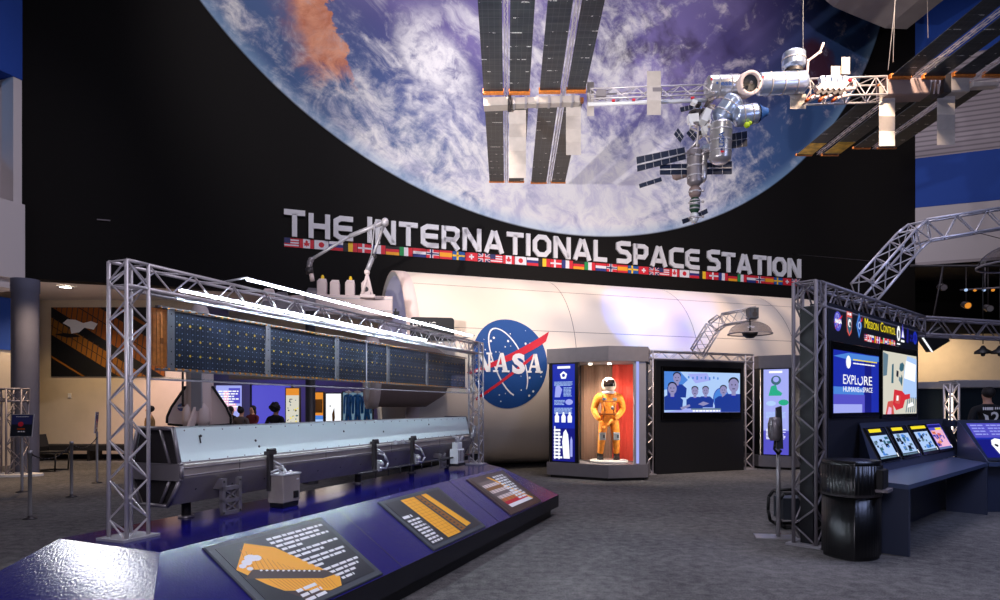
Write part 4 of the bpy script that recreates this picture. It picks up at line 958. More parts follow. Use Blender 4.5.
# ------------------------------------------------------------------ video wall
tl, tr_ = ground(655.5, 474.6), ground(744.2, 470)
TV = Fr(tl, tr_-tl, Z); tw = (tr_-tl).length
vw = thing('video_wall', 'tall black panel wall framed by lattice trusses holding the crew screen', 'display wall', (tl+tr_)/2)
mb = MB('panel_black'); mb.bbox(TV, 0, 0, tw, 2.68, -.12, 0, .01); mb.build('board', vw)
for nm, a in (('column', -.19), ('column', tw+.19)):
    mb = MB('alu'); mb.truss(TV.p(a, .03, -.15), TV.p(a, 2.9, -.15), TV.n, .26, .022, 14, rb=.011); mb.build(nm, vw)
    mb = MB('alu_plain'); mb.bbox(TV, a-.19, 0, a+.19, .02, -.34, .04); mb.build('base_plate', vw)
mb = MB('alu'); mb.truss(TV.p(-.32, 2.8, -.15), TV.p(tw+.32, 2.8, -.15), Z, .26, .022, 14, rb=.011, h=.18); mb.build('beam', vw)
tv = thing('television', 'large flat screen showing six people in blue shirts, on the black panel wall', 'screen', TV.p(tw*.5, 1.6, 0))
a0, b0 = TV.hit(662.3, 412.4); a1, b1 = TV.hit(737.8, 373.4)
mb = MB('black_gloss'); mb.bbox(TV, a0-.05, b0-.17, a1+.06, b1+.12, .002, .07, .01); mb.build('bezel', tv)
g = MB('g_pale'); c = .072; w, h = a1-a0, b1-b0
g.rect(TV, a0, b0, a1, b1, c)
def PT(pts): return [(a0+w*u, b0+h*v) for u, v in pts]
g.use('g_sky'); g.shape(TV, PT([(0, .55), (0, 1), (.2, 1), (.3, .8), (.2, .62)]), c+.001); g.use('g_lav'); g.shape(TV, PT([(.3, .95), (.55, .98), (.6, .8), (.4, .72)]), c+.001); g.shape(TV, PT([(.0, .0), (1, 0), (1, .14), (.3, .1)]), c+.001)
g.use('g_blue'); g.ring(TV, a0+w*.74, b0+h*.34, w*.1, h*.26, w*.008, c+.001); g.use('g_sky').disc(TV, a0+w*.74, b0+h*.34, w*.1, c+.0008, 24, h*.26)
g.use('g_steel').rect(TV, a0+w*.34, b0+h*.06, a0+w*.76, b0+h*.1, c+.0015)
for k in range(8): g.use('g_sky').rect(TV, a0+w*(.3+k*.055), b0+h*(.84-.015*(k % 3)), a0+w*(.32+k*.055), b0+h*(.9-.02*(k % 2)), c+.0015)
_sh = g.shape
def cl_shape(fr, pts, c=0.0):                 # keep the picture inside its screen
    for ax, v, sg in ((0, a0, 1), (0, a1, -1), (1, b0, 1), (1, b1, -1)):
        out = []
        for i in range(len(pts)):
            p, q = pts[i-1], pts[i]; ip, iq = (p[ax]-v)*sg >= 0, (q[ax]-v)*sg >= 0
            if ip != iq: t = (v-p[ax])/(q[ax]-p[ax]); out.append((p[0]+(q[0]-p[0])*t, p[1]+(q[1]-p[1])*t))
            if iq: out.append(q)
        pts = out
    return _sh(fr, pts, c) if len(pts) > 2 else g
g.shape = cl_shape
def crew(u, v, s, hd=1.0, e=0.0):
    g.use('g_navy'); g.shape(TV, PT([(u-.13*s, 0 if v < .45 else v-.5*s), (u-.13*s, v-.24*s), (u-.07*s, v-.16*s), (u+.07*s, v-.16*s), (u+.13*s, v-.26*s), (u+.12*s, 0 if v < .45 else v-.5*s)]), c+.002+e)
    g.use('g_blue'); g.shape(TV, PT([(u-.05*s, v-.16*s), (u, v-.24*s), (u+.05*s, v-.16*s)]), c+.0024+e)
    g.use('g_skin'); g.rect(TV, a0+w*(u-.022*s), b0+h*(v-.19*s), a0+w*(u+.022*s), b0+h*(v-.1*s), c+.0026+e); g.disc(TV, a0+w*u, b0+h*v, w*.052*s*hd, c+.0028+e, 18, h*.13*s)
    g.use('g_dark'); g.disc(TV, a0+w*u, b0+h*(v+.07*s), w*.054*s*hd, c+.0027+e, 18, h*.09*s)
    for q in (-.018, .018): g.disc(TV, a0+w*(u+q*s), b0+h*(v+.015*s), w*.006*s, c+.003+e, 8)
    g.rect(TV, a0+w*(u-.014*s), b0+h*(v-.07*s), a0+w*(u+.014*s), b0+h*(v-.055*s), c+.003+e)
crew(.16, .84, .95); crew(.39, .52, .85, e=.001); crew(.53, .53, .82, e=.0015); crew(.77, .55, .9, e=.001); crew(.1, .58, 1.05, e=.002); crew(.91, .68, 1.35, e=.003)
g.use('g_skin'); g.shape(TV, PT([(.2, .12), (.32, .2), (.33, .15), (.22, .06)]), c+.0055); g.shape(TV, PT([(.43, .2), (.5, .27), (.58, .22), (.5, .16)]), c+.0045)
g.use('g_white'); g.lines(TV, a0+w*.36, b0+h*.055, w*.36, 1, .1, h*.04, c+.006, 0, w*.03)
g.build('picture', tv)
# curved lighting truss over the video wall, with speaker dome
def boom(name, label, pts, w, h, r, n, cat='truss'):
    t = thing(name, label, cat, pts[0])
    for i in range(len(pts)-1):
        mb = MB('alu'); d = (pts[i+1]-pts[i]); up = Z if abs(d.normalized().z) < .8 else V((0, -1, 0))
        mb.truss(pts[i], pts[i+1], up, w, r, n[i], h=h, rb=r*.5); mb.build('section', t)
    return t
boom('boom_truss', 'bent lattice boom rising from the video wall truss to the speaker dome', [at(697, 353, 15.0), at(713, 327, 14.8), at(722, 320, 14.7), at(756, 313, 14.5)], .3, .26, .018, [4, 1, 4])
def dome(loc, r, label, drop):
    t = thing('speaker_dome', label, 'speaker', loc); c = V(loc)
    mb = MB('dome_clear'); mb.lathe(c, Z, [(r*math.cos(math.radians(a)), r*.62*math.sin(math.radians(a))) for a in range(0, 91, 9)], 36); mb.build('clear_shell', t)
    mb = MB('alu_dark'); mb.lathe(c, Z, [(r, -.012), (r+.02, -.012), (r+.02, .012), (r, .012)], 36); mb.build('rim', t)
    mb = MB('black_paint'); mb.tube(c+Z*r*.62, c+Z*r*.02, .02, 8); mb.lathe(c-Z*.05, Z, [(0, -.05), (.08, -.04), (.15, .02), (.17, .08), (.05, .12), (0, .12)], 20); mb.build('driver', t)
    mb = MB('dark_metal'); mb.tube(c+Z*r*.62, c+Z*drop, .015, 8); mb.build('stem', t)
dome(at(750, 334, 14.3), .46, 'clear half-round speaker dome hanging beside the video wall', .42)
bx = thing('speaker_box', 'small grey box speaker at the end of the boom above the speaker dome', 'speaker', at(754, 313, 14.3))
f_ = Fr(at(750.5, 318, 14.25), (1, .1, 0), Z); mb = MB('frame_grey'); mb.bbox(f_, 0, 0, .2, .24, -.22, 0, .01); mb.build('cabinet', bx); mb = MB('dark_metal'); mb.disc(f_, .1, .09, .06, .004, 18); mb.disc(f_, .1, .18, .03, .004, 14); mb.build('grille', bx)
# ------------------------------------------------------------------ people
def person(label, loc, face, shirt, legs, h=1.72, arms=((-.26, .02, .78), (.26, .02, .78)), hair='short', lean=0.0, extra=None):
    """arms: wrist places (side, forward, height as part of 1.72 m)"""
    t = thing('person', label, 'person', loc); k = h/1.72; o = V(loc); fd = V((face[0], face[1], 0)).normalized(); sd = V((fd.y, -fd.x, 0))   # sd: the person's own right
    Q = lambda x, y, z: o+sd*x*k+fd*(y+lean*max(0, z-.9))*k+Z*z*k
    n = {'pel': (*Q(0, 0, .92), .13*k, .1*k), 'wa': (*Q(0, 0, 1.06), .125*k, .095*k), 'ch': (*Q(0, .01, 1.24), .155*k, .11*k), 'sh': (*Q(0, 0, 1.36), .12*k, .085*k), 'nk': (*Q(0, .01, 1.45), .052*k), 'jw': (*Q(0, .035, 1.53), .062*k), 'hd': (*Q(0, .02, 1.6), .078*k, .092*k), 'top': (*Q(0, .01, 1.67), .06*k, .07*k), 'ns': (*Q(0, .115, 1.575), .011*k)}
    e = [('pel','wa'),('wa','ch'),('ch','sh'),('sh','nk'),('nk','jw'),('jw','hd'),('hd','top'),('hd','ns')]
    for s, q in ((-1, 'l'), (1, 'r')):
        n[q+'h'] = (*Q(s*.09, 0, .82), .088*k); n[q+'k'] = (*Q(s*.1, .02, .47), .062*k); n[q+'a'] = (*Q(s*.1, -.02, .09), .042*k); n[q+'t'] = (*Q(s*.12, .13, .035), .038*k, .03*k)
        e += [('pel', q+'h'), (q+'h', q+'k'), (q+'k', q+'a'), (q+'a', q+'t')]
        w = arms[0 if s < 0 else 1]; W = Q(*w); S = Q(s*.19, 0, 1.36); d = W-S; mid = S+d*.5-fd*.06*k+sd*s*.05*k
        n[q+'s'] = (*S, .062*k); n[q+'e'] = (*mid, .045*k); n[q+'w'] = (*W, .03*k); e += [('sh', q+'s'), (q+'s', q+'e'), (q+'e', q+'w')]
        d = (W-mid).normalized(); pr = d.cross(fd).normalized() if abs(d.dot(fd)) < .9 else Z.copy(); pr *= -s
        n[q+'p'] = (*(W+d*.06*k), .034*k, .02*k); e.append((q+'w', q+'p'))
        for i, l in enumerate((.06, .075, .07, .055)):
            b = W+d*.1*k+(d.cross(pr))*(.025*(i-1.5))*k; n[f'{q}f{i}'] = (*b, .009*k); n[f'{q}g{i}'] = (*(b+d*l*k-pr*.012*k), .008*k); e += [(q+'p', f'{q}f{i}'), (f'{q}f{i}', f'{q}g{i}')]
        n[q+'u'] = (*(W+d*.07*k+d.cross(pr)*.05*k), .01*k); e.append((q+'p', q+'u'))
    me = skin(n, e, 'pel', 2)
    for m in ('skin', shirt, legs, 'rubber'): me.materials.append(MT[m])
    for p in me.polygons:
        c = p.center-o; z = c.z/k; x = abs(c.dot(sd))/k
        hand = any((p.center-V(n[q+'p'][:3])).length < .13*k and (p.center-V(n[q+'w'][:3])).length > .015 and (p.center-V(n[q+'p'][:3])).length < (p.center-V(n[q+'e'][:3])).length for q in 'lr')
        p.material_index = 0 if (hand or z > 1.44) else 3 if z < .08 else 2 if z < .93 and x < .2 else 1
    link('body', me, t)
    mb = MB('hair'); c = Q(0, -.005, 1.625)
    if hair == 'bun': mb.ball(c-fd*.01, .095*k, .1*k, .1*k); mb.ball(c+Z*.07-fd*.06, .05*k)
    elif hair == 'curly':
        mb.ball(c-fd*.02, .125*k, .125*k, .12*k)
        for i in range(26): a, b = i*2.4, random.uniform(-.6, 1.3); mb.ball(c-fd*.02+V((math.cos(a)*math.cos(b), math.sin(a)*math.cos(b), math.sin(b)))*.115*k, .03*k, n=7, m=5)
    elif hair == 'long': mb.ball(c-fd*.02, .1*k, .1*k, .1*k); mb.ball(c-fd*.055-Z*.12, .085*k, .06*k, .14*k)
    else: mb.ball(c-fd*.018, .088*k, .094*k, .088*k)
    mb.build('hair', t)
    if extra: extra(t, Q, fd, sd)
    return t
YB = 17.0
def px_loc(px, Y): return V(((px-500)/FPX*Y, Y, 0))
def open_jacket(t, Q, fd, sd):
    mb = MB('cloth_tan')
    for s in (-1, 1): mb.hexa([Q(s*.04, .12, .9), Q(s*.16, .1, .9), Q(s*.17, .09, 1.38), Q(s*.05, .1, 1.38), Q(s*.05, .15, .9), Q(s*.18, .12, .9), Q(s*.18, .11, 1.38), Q(s*.06, .12, 1.38)])
    mb.build('jacket_front', t)
person('person in a tan jacket standing beyond the near end of the pale box', px_loc(150, 16.2), (-.7, -.4), 'cloth_tan', 'jeans', 1.62, ((-.2, .22, .95), (.24, .1, .8)), 'short', .0, open_jacket)
person('person in black with dark hair, leftmost of the group facing the blue room', px_loc(231, 18.5), (.4, 1), 'cloth_black', 'jeans', 1.60, hair='long')
person('person in a grey top with black hair, standing in front of the blue screen', px_loc(241, 16.8), (.2, 1), 'cloth_grey', 'cloth_black', 1.58, hair='bun')
person('person in a dark red patterned top behind the grey-topped visitor', px_loc(252.5, 19), (-.3, -1), 'cloth_red', 'cloth_black', 1.62, ((-.12, .2, 1.05), (.12, .2, 1.05)), 'long')
person('person with big curly black hair and a black jacket, nearest of the group', px_loc(275.5, 15), (.3, 1), 'cloth_black', 'jeans', 1.66, hair='curly')
def print2(t, Q, fd, sd):
    g = MB('white'); f = Fr(Q(-.15, -.15, 1.12), sd, Z, -fd)
    g.text(f, '2', .14, .03, .2, .13, .004, .02); g.shape(f, [(.02, .2), (.1, .16), (.12, .05), (.06, .06), (.05, .14)], .004)
    for k in range(5): g.rect(f, .02+k*.03, .26, .04+k*.034, .31, .004); g.rect(f, .2+k*.03, .27, .22+k*.03, .31, .004)
    g.build('back_print', t)
person('person in a black shirt with white back print beyond the right console', px_loc(988, 11.3), (.25, .97), 'cloth_black', 'jeans', 1.95, hair='short', extra=print2)

# ------------------------------------------------------------------ left side of the hall
def stanchion(label, p, h, g='stanchions of the rope line'):
    t = thing('stanchion', label, 'stanchion', p, g); mb = MB('post_grey'); mb.lathe(p, Z, [(.025, .02), (.025, h-.05), (.032, h-.05), (.032, h), (0, h)], 16); mb.build('post', t)
    mb = MB('dark_metal'); mb.lathe(p, Z, [(.0, .0), (.09, 0), (.09, .012), (.03, .03), (.025, .05)], 24); mb.build('base', t); return t
p1, p2, p3 = ground(30, 519), ground(71.5, 497), ground(22, 492)
stanchion('nearest grey stanchion post standing alone at the left edge of the floor', p1, .97)
stanchion('second grey stanchion post, between the near post and the narrow tilted sign', p2, .98)
def sign_post(label, p, w, h, zc, u, turn):
    t = thing('sign_stand', label, 'sign', p); mb = MB('post_grey'); mb.lathe(p, Z, [(.024, .02), (.024, zc-h/2+.02)], 14); mb.build('post', t)
    mb = MB('dark_metal'); mb.lathe(p, Z, [(0, 0), (.1, 0), (.1, .012), (.03, .03)], 24); mb.build('base', t)
    f = Fr(p+Z*(zc-h/2)-V(u).normalized()*w/2+V((0, -.03, 0)), u, V((0, .12, 1))); mb = MB('alu_plain'); mb.bbox(f, -.012, -.012, w+.012, h+.012, -.015, 0, .004); mb.build('frame', t)
    mb = MB('sign_black'); mb.rect(f, 0, 0, w, h, .001); mb.use('f_navy').rect(f, .02*w, .55*h, .98*w, .98*h, .002); mb.use('ink_red'); mb.disc(f, w*.45, h*.56, w*.13, .003, 14); mb.use('kapton_red').rect(f, w*.3, h*.3, w*.66, h*.37, .003); mb.use('ink_white'); mb.lines(f, w*.34, h*.24, w*.34, 1, .1, h*.05, .003, 0, w*.1); mb.lines(f, w*.2, h*.92, w*.6, 1, .1, h*.02, .003, 0, w*.1); mb.build('notice', t)
sign_post('square notice on a grey post in front of the grey column', p3, .36, .40, 1.24, (1, .15, 0), 0)
sign_post('narrow tilted notice on a grey post seen nearly edge-on before the cream wall', ground(97, 483), .36, .42, 1.26, (-.42, .9, 0), 1)
rp = thing('barrier_rope', 'thin dark rope sagging along the stanchions at the left', 'rope', (p1+p2)/2)
mb = MB('rubber')
def sag(a, b, d): return [a.lerp(b, i/12)-Z*d*(1-(2*i/12-1)**2) for i in range(13)]
mb.path(sag(p1+Z*.93, p2+Z*.94, .16), .01, 6); mb.build('rope', rp)
rp = thing('barrier_rope', 'thin dark rope between the second stanchion and the narrow tilted sign', 'rope', (p2+ground(97, 483))/2)
mb = MB('rubber'); mb.path(sag(p2+Z*.94, ground(97, 483)+Z*.95, .14), .01, 6); mb.build('rope', rp)
# low lattice stand at the left edge
lp = ground(12, 476); lt = thing('lattice_stand', 'short dark lattice stand on an oval white base at the left edge', 'stand', lp)
mb = MB('white'); k = [(1.0*math.cos(t), .36*math.sin(t)) for t in [2*math.pi*i/32 for i in range(32)]]; mb.prism([lp+V((a-.3, b, .005)) for a, b in k], (0, 0, .05)); mb.build('base', lt)
for x in (-.5, .12):
    mb = MB('alu_dark'); mb.truss(lp+V((x, 0, .05)), lp+V((x, 0, 1.98)), V((1, .2, 0)), .3, .022, 6, rb=.012); mb.build('column', lt)
mb = MB('alu_dark'); mb.truss(lp+V((-1.0, 0, 1.85)), lp+V((.3, 0, 1.85)), Z, .28, .022, 4, rb=.012); mb.build('beam', lt)
ch = thing('chair', 'black cantilever chair standing by the grey column', 'chair', ground(51, 471)); c = ground(51, 471)
mb = MB('rubber')
for y in (-.24, .24): mb.path([c+V((-.2, y, .02)), c+V((.26, y, .02)), c+V((.28, y, .43)), c+V((-.2, y, .45)), c+V((-.3, y, .85))], .018, 8)
mb.tube(c+V((-.2, -.24, .02)), c+V((-.2, .24, .02)), .018); mb.build('frame', ch)
mb = MB('cloth_black'); mb.box(c+V((-.2, -.24, .44)), c+V((.28, .24, .49))); mb.build('seat', ch); mb = MB('cloth_black'); mb.hexa([c+V(q) for q in ((-.26, -.24, .6), (-.22, -.24, .6), (-.22, .24, .6), (-.26, .24, .6), (-.32, -.24, .9), (-.29, -.24, .9), (-.29, .24, .9), (-.32, .24, .9))]); mb.build('backrest', ch)
bn = thing('bench', 'long low black bench along the cream gallery wall', 'bench', (-13, 18.9, 0))
mb = MB('cloth_black'); mb.box((-13.6, 18.6, .3), (-10.4, 19.3, .46)); mb.build('seat', bn)
for x in (-13.4, -12, -10.6): mb = MB('rubber'); mb.box((x-.04, 18.65, 0), (x+.04, 19.25, .3)); mb.build('leg', bn)
mb = MB('rubber'); mb.path([V((-13.9, 18.7, 0)), V((-13.75, 18.7, .5)), V((-13.6, 18.9, .42))], .03, 8); mb.build('armrest', bn)
# framed photograph of a station array on the gallery wall
ga = thing('wall_photo', 'large dark photo print of an orange array strip hung on the cream gallery wall', 'picture', (-12.2, 19.4, 2.4))
f = Fr((-13.65, 19.46, 2.5), (1, 0, 0), Z, (0, -1, 0)); w, h = 3.45, 2.1; mb = MB('black_paint'); mb.bbox(f, 0, 0, w, h, -.04, .0); mb.build('board', ga)
def clip(pts):                                   # keep a polygon inside the print
    for ax, v, sgn in ((0, 0, 1), (0, w, -1), (1, 0, 1), (1, h, -1)):
        out = []
        for i in range(len(pts)):
            a, b = pts[i-1], pts[i]; ia, ib = (a[ax]-v)*sgn >= 0, (b[ax]-v)*sgn >= 0
            if ia != ib: t = (v-a[ax])/(b[ax]-a[ax]); out.append((a[0]+(b[0]-a[0])*t, a[1]+(b[1]-a[1])*t))
            if ib: out.append(b)
        pts = out
        if not pts: return pts
    return pts
g = MB()
def band(o0, o1, m, c):                          # diagonal band between two offsets
    q = clip([(-1, 1.9+o1+.62), (5, 1.9+o1-3.1), (5, 1.9+o0-3.1), (-1, 1.9+o0+.62)])
    if len(q) > 2: g.use(m).shape(f, q, c)
band(-.62, -.1, 'amber_dark', .002); band(.22, 1.5, 'suit_dark', .002); band(-1.32, -1.26, 'amber_dark', .002); band(1.1, 1.4, 'ink_black', .003); band(-.36, -.34, 'ink_black', .004); band(.7, .73, 'ink_black', .004)
for i in range(40):
    x = i*.15-.6; y = 1.9-.62*x
    for o0, o1 in ((-.62, -.1), (.22, 1.1)):
        q = clip([(x, y+o0), (x+.03, y+o0), (x+.05+(o1-o0)*.1, y+o1), (x+.02+(o1-o0)*.1, y+o1)])
        if len(q) > 2: g.use('sign_brown').shape(f, q, .005)
g.use('ink_white'); g.shape(f, [(.36, 1.62), (.5, 1.74), (.75, 1.72), (.98, 1.62), (1.22, 1.68), (1.42, 1.6), (1.3, 1.42), (1.02, 1.48), (.86, 1.34), (.62, 1.3), (.58, 1.5)], .007)
g.use('ink_black'); g.shape(f, [(.1, 1.28), (.4, 1.32), (.75, 1.28), (.9, 1.2), (.5, 1.18)], .007)
g.build('print', ga)
dl = thing('downlight', 'small round recessed light glowing in the gallery ceiling at the left', 'light', at(65.5, 290, 17.2)); c = at(65.5, 290, 17.2); c.z = 4.81
mb = MB('lamp_spot'); mb.lathe(c, -Z, [(0, .02), (.14, .02), (.14, 0)], 20); mb.build('lens', dl); mb = MB('white_metal'); mb.lathe(c, -Z, [(.14, 0), (.14, .025), (.2, .025), (.2, 0)], 20); mb.build('ring', dl)
cp = thing('wall_outlet', 'small outlet plate low on the cream gallery wall', 'outlet', (-13.1, 19.48, 1.9)); f_ = Fr((-13.15, 19.49, 1.85), (1, 0, 0), Z, (0, -1, 0)); mb = MB('white'); mb.bbox(f_, 0, 0, .1, .14, 0, .02, .005); mb.build('plate', cp)

# ------------------------------------------------------------------ model shuttle standing upright beyond the exhibit
so = px_loc(200, 14.5); sh = thing('model_shuttle', 'white model shuttle standing upright on its tail beyond the pale box', 'model', so)
def SHP(px, py, d=0.0): return at(px, py, 14.5+d)
mb = MB('dark_metal'); mb.lathe(so, Z, [(0, 0), (.5, 0), (.5, .06), (.12, .1), (.12, 1.0), (.4, 1.05), (.4, 1.14), (0, 1.14)], 28); mb.build('pedestal', sh)
bs = SHP(200, 424)
mb = MB('pink_white'); mb.lathe(bs, Z, [(.0, 0), (.26, 0), (.285, .1), (.285, 2.0), (.26, 2.3), (.17, 2.6), (.06, 2.78), (0, 2.8)], 28); mb.build('fuselage', sh)
mb = MB('alu_plain'); mb.bbox(Fr(bs+V((-.06, -.29, .1)), (1, 0, 0), Z), 0, .2, .24, 1.8, -.02, .014, .01); mb.use('dark_metal').bbox(Fr(bs+V((-.30, -.2, .4)), (1, -.5, 0), Z), 0, 0, .05, 1.4, 0, .02); mb.build('payload_doors', sh)
for s in (-1, 1):
    mb = MB('pink_white'); q = [V((s*.2, -.05, 1.15)), V((s*.3, -.05, .85)), V((s*.62, -.05, .38)), V((s*.72, -.05, .16)), V((s*.72, -.05, .02)), V((s*.22, -.05, -.02))]; mb.prism([bs+p for p in q], V((0, .09, 0)))
    mb.use('rubber'); mb.path([bs+q[1], bs+q[2], bs+q[3], bs+q[4]], .03, 8); mb.tube(bs+V((s*.72, 0, .0)), bs+V((s*.22, 0, -.04)), .035, 8)
    if s < 0:
        fe = Fr(bs+V((-.40, -.055, .38)), (1, 0, 0), Z); emblem(mb, fe, .085, ('ink_blue', 'ink_white', 'ink_red'), .002, False)
    mb.build('wing', sh)
mb = MB('pink_white'); mb.prism([bs+V((.0, -.28, .42)), bs+V((.0, -.62, -.05)), bs+V((.0, -.66, -.18)), bs+V((.0, -.45, -.16)), bs+V((0, -.28, .05))], V((.05, 0, 0))); mb.build('tail_fin', sh)
for s in (-1, 1):
    mb = MB('pink_white'); mb.lathe(bs+V((s*.17, -.2, -.05)), Z, [(0, 0), (.1, 0), (.13, .15), (.11, .4), (0, .55)], 18); mb.use('rubber').lathe(bs+V((s*.17, -.2, -.05)), -Z, [(.04, 0), (.075, .1)], 16); mb.build('engine_pod', sh)
for x, y in ((0, -.1), (-.12, .08), (.12, .08)): mb = MB('dark_metal'); mb.lathe(bs+V((x, y, 0)), -Z, [(.05, 0), (.07, .05), (.115, .16)], 18); mb.build('engine_nozzle', sh)

# ------------------------------------------------------------------ things in the lit room behind
f = Fr((-11.0, 26.2, .35), (1, 0, 0), Z, (0, -1, 0))
bp = thing('projection_wall', 'violet-blue glowing projection panel at the back of the lit room', 'screen', (-9.5, 26.2, 0)); w0 = at(252, 400, 26.2).x; w1 = at(291, 400, 26.2).x
f = Fr((w0, 26.2, 0), (1, 0, 0), Z, (0, -1, 0)); mb = MB('g_violet'); mb.bbox(f, 0, .1, w1-w0, 2.45, -.1, 0); mb.build('panel', bp); mb = MB('dark_metal'); mb.bbox(f, -.08, 0, 0, 2.5, -.12, .02); mb.build('frame_post', bp); mb = MB('dark_metal'); mb.bbox(f, w1-w0, 0, w1-w0+.08, 2.5, -.12, .02); mb.build('frame_post', bp)
bp = thing('video_screen', 'pale violet video screen behind the dark visitors', 'screen', (-10.5, 25, 0)); w0 = at(216, 400, 25).x; w1 = at(241, 400, 25).x
f = Fr((w0, 25, 0), (1, 0, 0), Z, (0, -1, 0)); mb = MB('g_lav'); mb.bbox(f, 0, 1.1, w1-w0, 2.4, -.06, 0); mb.use('g_pink'); mb.rect(f, .3, 1.4, .8, 2.2, .01); mb.use('g_violet'); mb.rect(f, .5, 1.7, .95, 2.3, .012); mb.use('g_white').lines(f, .1, 2.2, .8, 8, .1, .05, .014, .4, .12); mb.build('picture', bp); mb = MB('dark_metal'); mb.bbox(f, -.05, 1.05, w1-w0+.05, 1.1, -.08, .03); mb.bbox(f, .4, 0, .6, 1.1, -.08, 0); mb.build('stand', bp)
def board(name, label, p0, p1, Y, z1, paint, cat='panel'):
    w0, w1 = at(p0, 400, Y).x, at(p1, 400, Y).x; t = thing(name, label, cat, ((w0+w1)/2, Y, 0)); f = Fr((w0, Y, 0), (1, 0, 0), Z, (0, -1, 0)); mb = MB('dark_metal'); mb.bbox(f, -.03, 0, w1-w0+.03, z1+.03, -.12, -.005); mb.build('frame', t)
    g = MB(); paint(g, f, w1-w0, z1); g.build('print', t); return t
def flora(g, f, w, h):
    g.use('g_cream').rect(f, 0, 0, w, h, 0); g.use('g_orange').rect(f, 0, h*.9, w, h, .002); r = random.Random(5)
    for i in range(46):
        g.use(r.choice(('g_dark', 'g_teal', 'g_yellow', 'g_dark'))).disc(f, r.uniform(.06, .94)*w, r.uniform(.04, .86)*h, w*r.uniform(.03, .07), .003+i*.0001, 7, w*r.uniform(.03, .09), r.uniform(0, 3))
board('backlit_board', 'white backlit board speckled with dark and yellow shapes beside the dark post', 286, 299, 20, 2.15, flora)
def bands(g, f, w, h):
    g.use('g_orange').rect(f, 0, 0, w, h, 0); g.use('g_coral').rect(f, 0, h*.42, w, h*.52, .002); g.use('g_sky').rect(f, 0, h*.3, w, h*.66, .003); g.use('g_pale').rect(f, 0, h*.55, w, h*.6, .004); g.use('amber_dark').rect(f, w*.05, h*.7, w*.95, h*.9, .002)
board('backlit_board', 'narrow orange board with a pale blue band right of the dark post', 314, 323, 19, 2.0, bands)
def whiteb(g, f, w, h):
    g.use('g_white').rect(f, 0, 0, w, h, 0); g.use('amber_dark').shape(f, [(w*.45, h*.5), (w*.6, h*.65), (w*.55, h*.8), (w*.4, h*.7)], .003); g.use('g_steel'); g.lines(f, w*.1, h*.6, w*.25, 7, h*.04, h*.012, .003, .2, w*.08); g.use('ink_black').disc(f, w*.28, h*.82, w*.05, .003, 8)
board('backlit_board', 'bright white board with a small brown figure left of the blue suits', 326, 341, 18.2, 1.95, whiteb)
bc = board('suit_backdrop', 'pale blue lit backdrop behind the hanging blue flight suits', 343, 372, 18.8, 2.0, lambda g, f, w, h: (g.use('g_steel').rect(f, 0, 0, w, h, 0), g.use('g_pale').rect(f, w*.3, 0, w, h*.5, .002)))
mat('suit_blue', (20, 104, 176), .5, noise=(8, .3))
for i, px in enumerate((348.5, 357.5, 367)):
    c = px_loc(px, 17.8+.12*i)+Z*.46; t = thing('flight_suit', ('leftmost blue flight suit hanging before the lit backdrop', 'middle blue flight suit hanging before the lit backdrop', 'rightmost blue flight suit hanging before the lit backdrop')[i], 'flight suit', c, 'blue flight suits on display')
    n = {'p': (*(c+Z*.95), .075, .06), 'c': (*(c+Z*1.3), .085, .07), 's': (*(c+Z*1.45), .06, .05)}; e = [('p','c'),('c','s')]
    for s, q in ((-1, 'l'), (1, 'r')):
        for nm, x, z, r in (('h', .05, .82, .05), ('k', .05, .5, .04), ('a', .05, .2, .04)): n[q+nm] = (*(c+V((s*x, 0, z))), r)
        for nm, x, z, r in (('o', .10, 1.42, .035), ('e', .115, 1.15, .03), ('w', .115, .92, .026)): n[q+nm] = (*(c+V((s*x, -.02, z))), r)
        e += [('p', q+'h'), (q+'h', q+'k'), (q+'k', q+'a'), ('s', q+'o'), (q+'o', q+'e'), (q+'e', q+'w')]
    me = skin(n, e, 'p', 1); me.materials.append(MT['suit_blue']); link('coverall', me, t)
    mb = MB('alu_plain'); mb.lathe(c-Z*.46, Z, [(0, 0), (.12, 0), (.12, .46), (.02, .47), (.02, 2.06), (0, 2.06)], 16); mb.build('stand', t)
    mb = MB('white'); mb.lathe(c+Z*1.5, Z, [(.09, 0), (.1, .03), (.08, .06)], 16); mb.build('collar', t)

# ------------------------------------------------------------------ mission control on the right
HD = Fr((3.79, 7.4, 0), V((.733, .68, 0)), Z)    # plane of the header board; u runs back to the right, n faces the visitor
mc = thing('mission_control_wall', 'dark board wall headed MISSION CONTROL with two screens on the right', 'display wall', HD.p(1.8, 0, 0))
mb = MB('header'); mb.bbox(HD, 0, 0, 3.62, 2.80, -.2, 0); mb.build('board', mc)
g = MB(); HH = HD.hit
def hb(x0, y0, x1, y1): a = HH(x0, y1); b = HH(x1, y0); return a[0], a[1], b[0], b[1]
x_, y_ = HH(837.5, 321.3); emblem(g, Fr(HD.p(x_, y_, 0), HD.u, Z), .118, ('g_violet', 'g_white', 'g_red'), .004, False)
a, b = HH(849, 324); g.use('g_coral').shape(HD, [(a-.09, b+.15), (a+.09, b+.15), (a+.09, b-.02), (a+.07, b-.1), (a, b-.15), (a-.07, b-.1), (a-.09, b-.02)], .004); g.use('g_teal').shape(HD, [(a-.08, b+.08), (a+.08, b+.08), (a+.07, b-.05), (a, b-.13), (a-.07, b-.05)], .006); g.use('g_white').disc(HD, a, b+.01, .05, .008, 16); g.use('g_dark').disc(HD, a+.01, b, .03, .009, 12); g.use('g_white').lines(HD, a-.07, b+.135, .14, 1, .1, .03, .008, 0, .03)
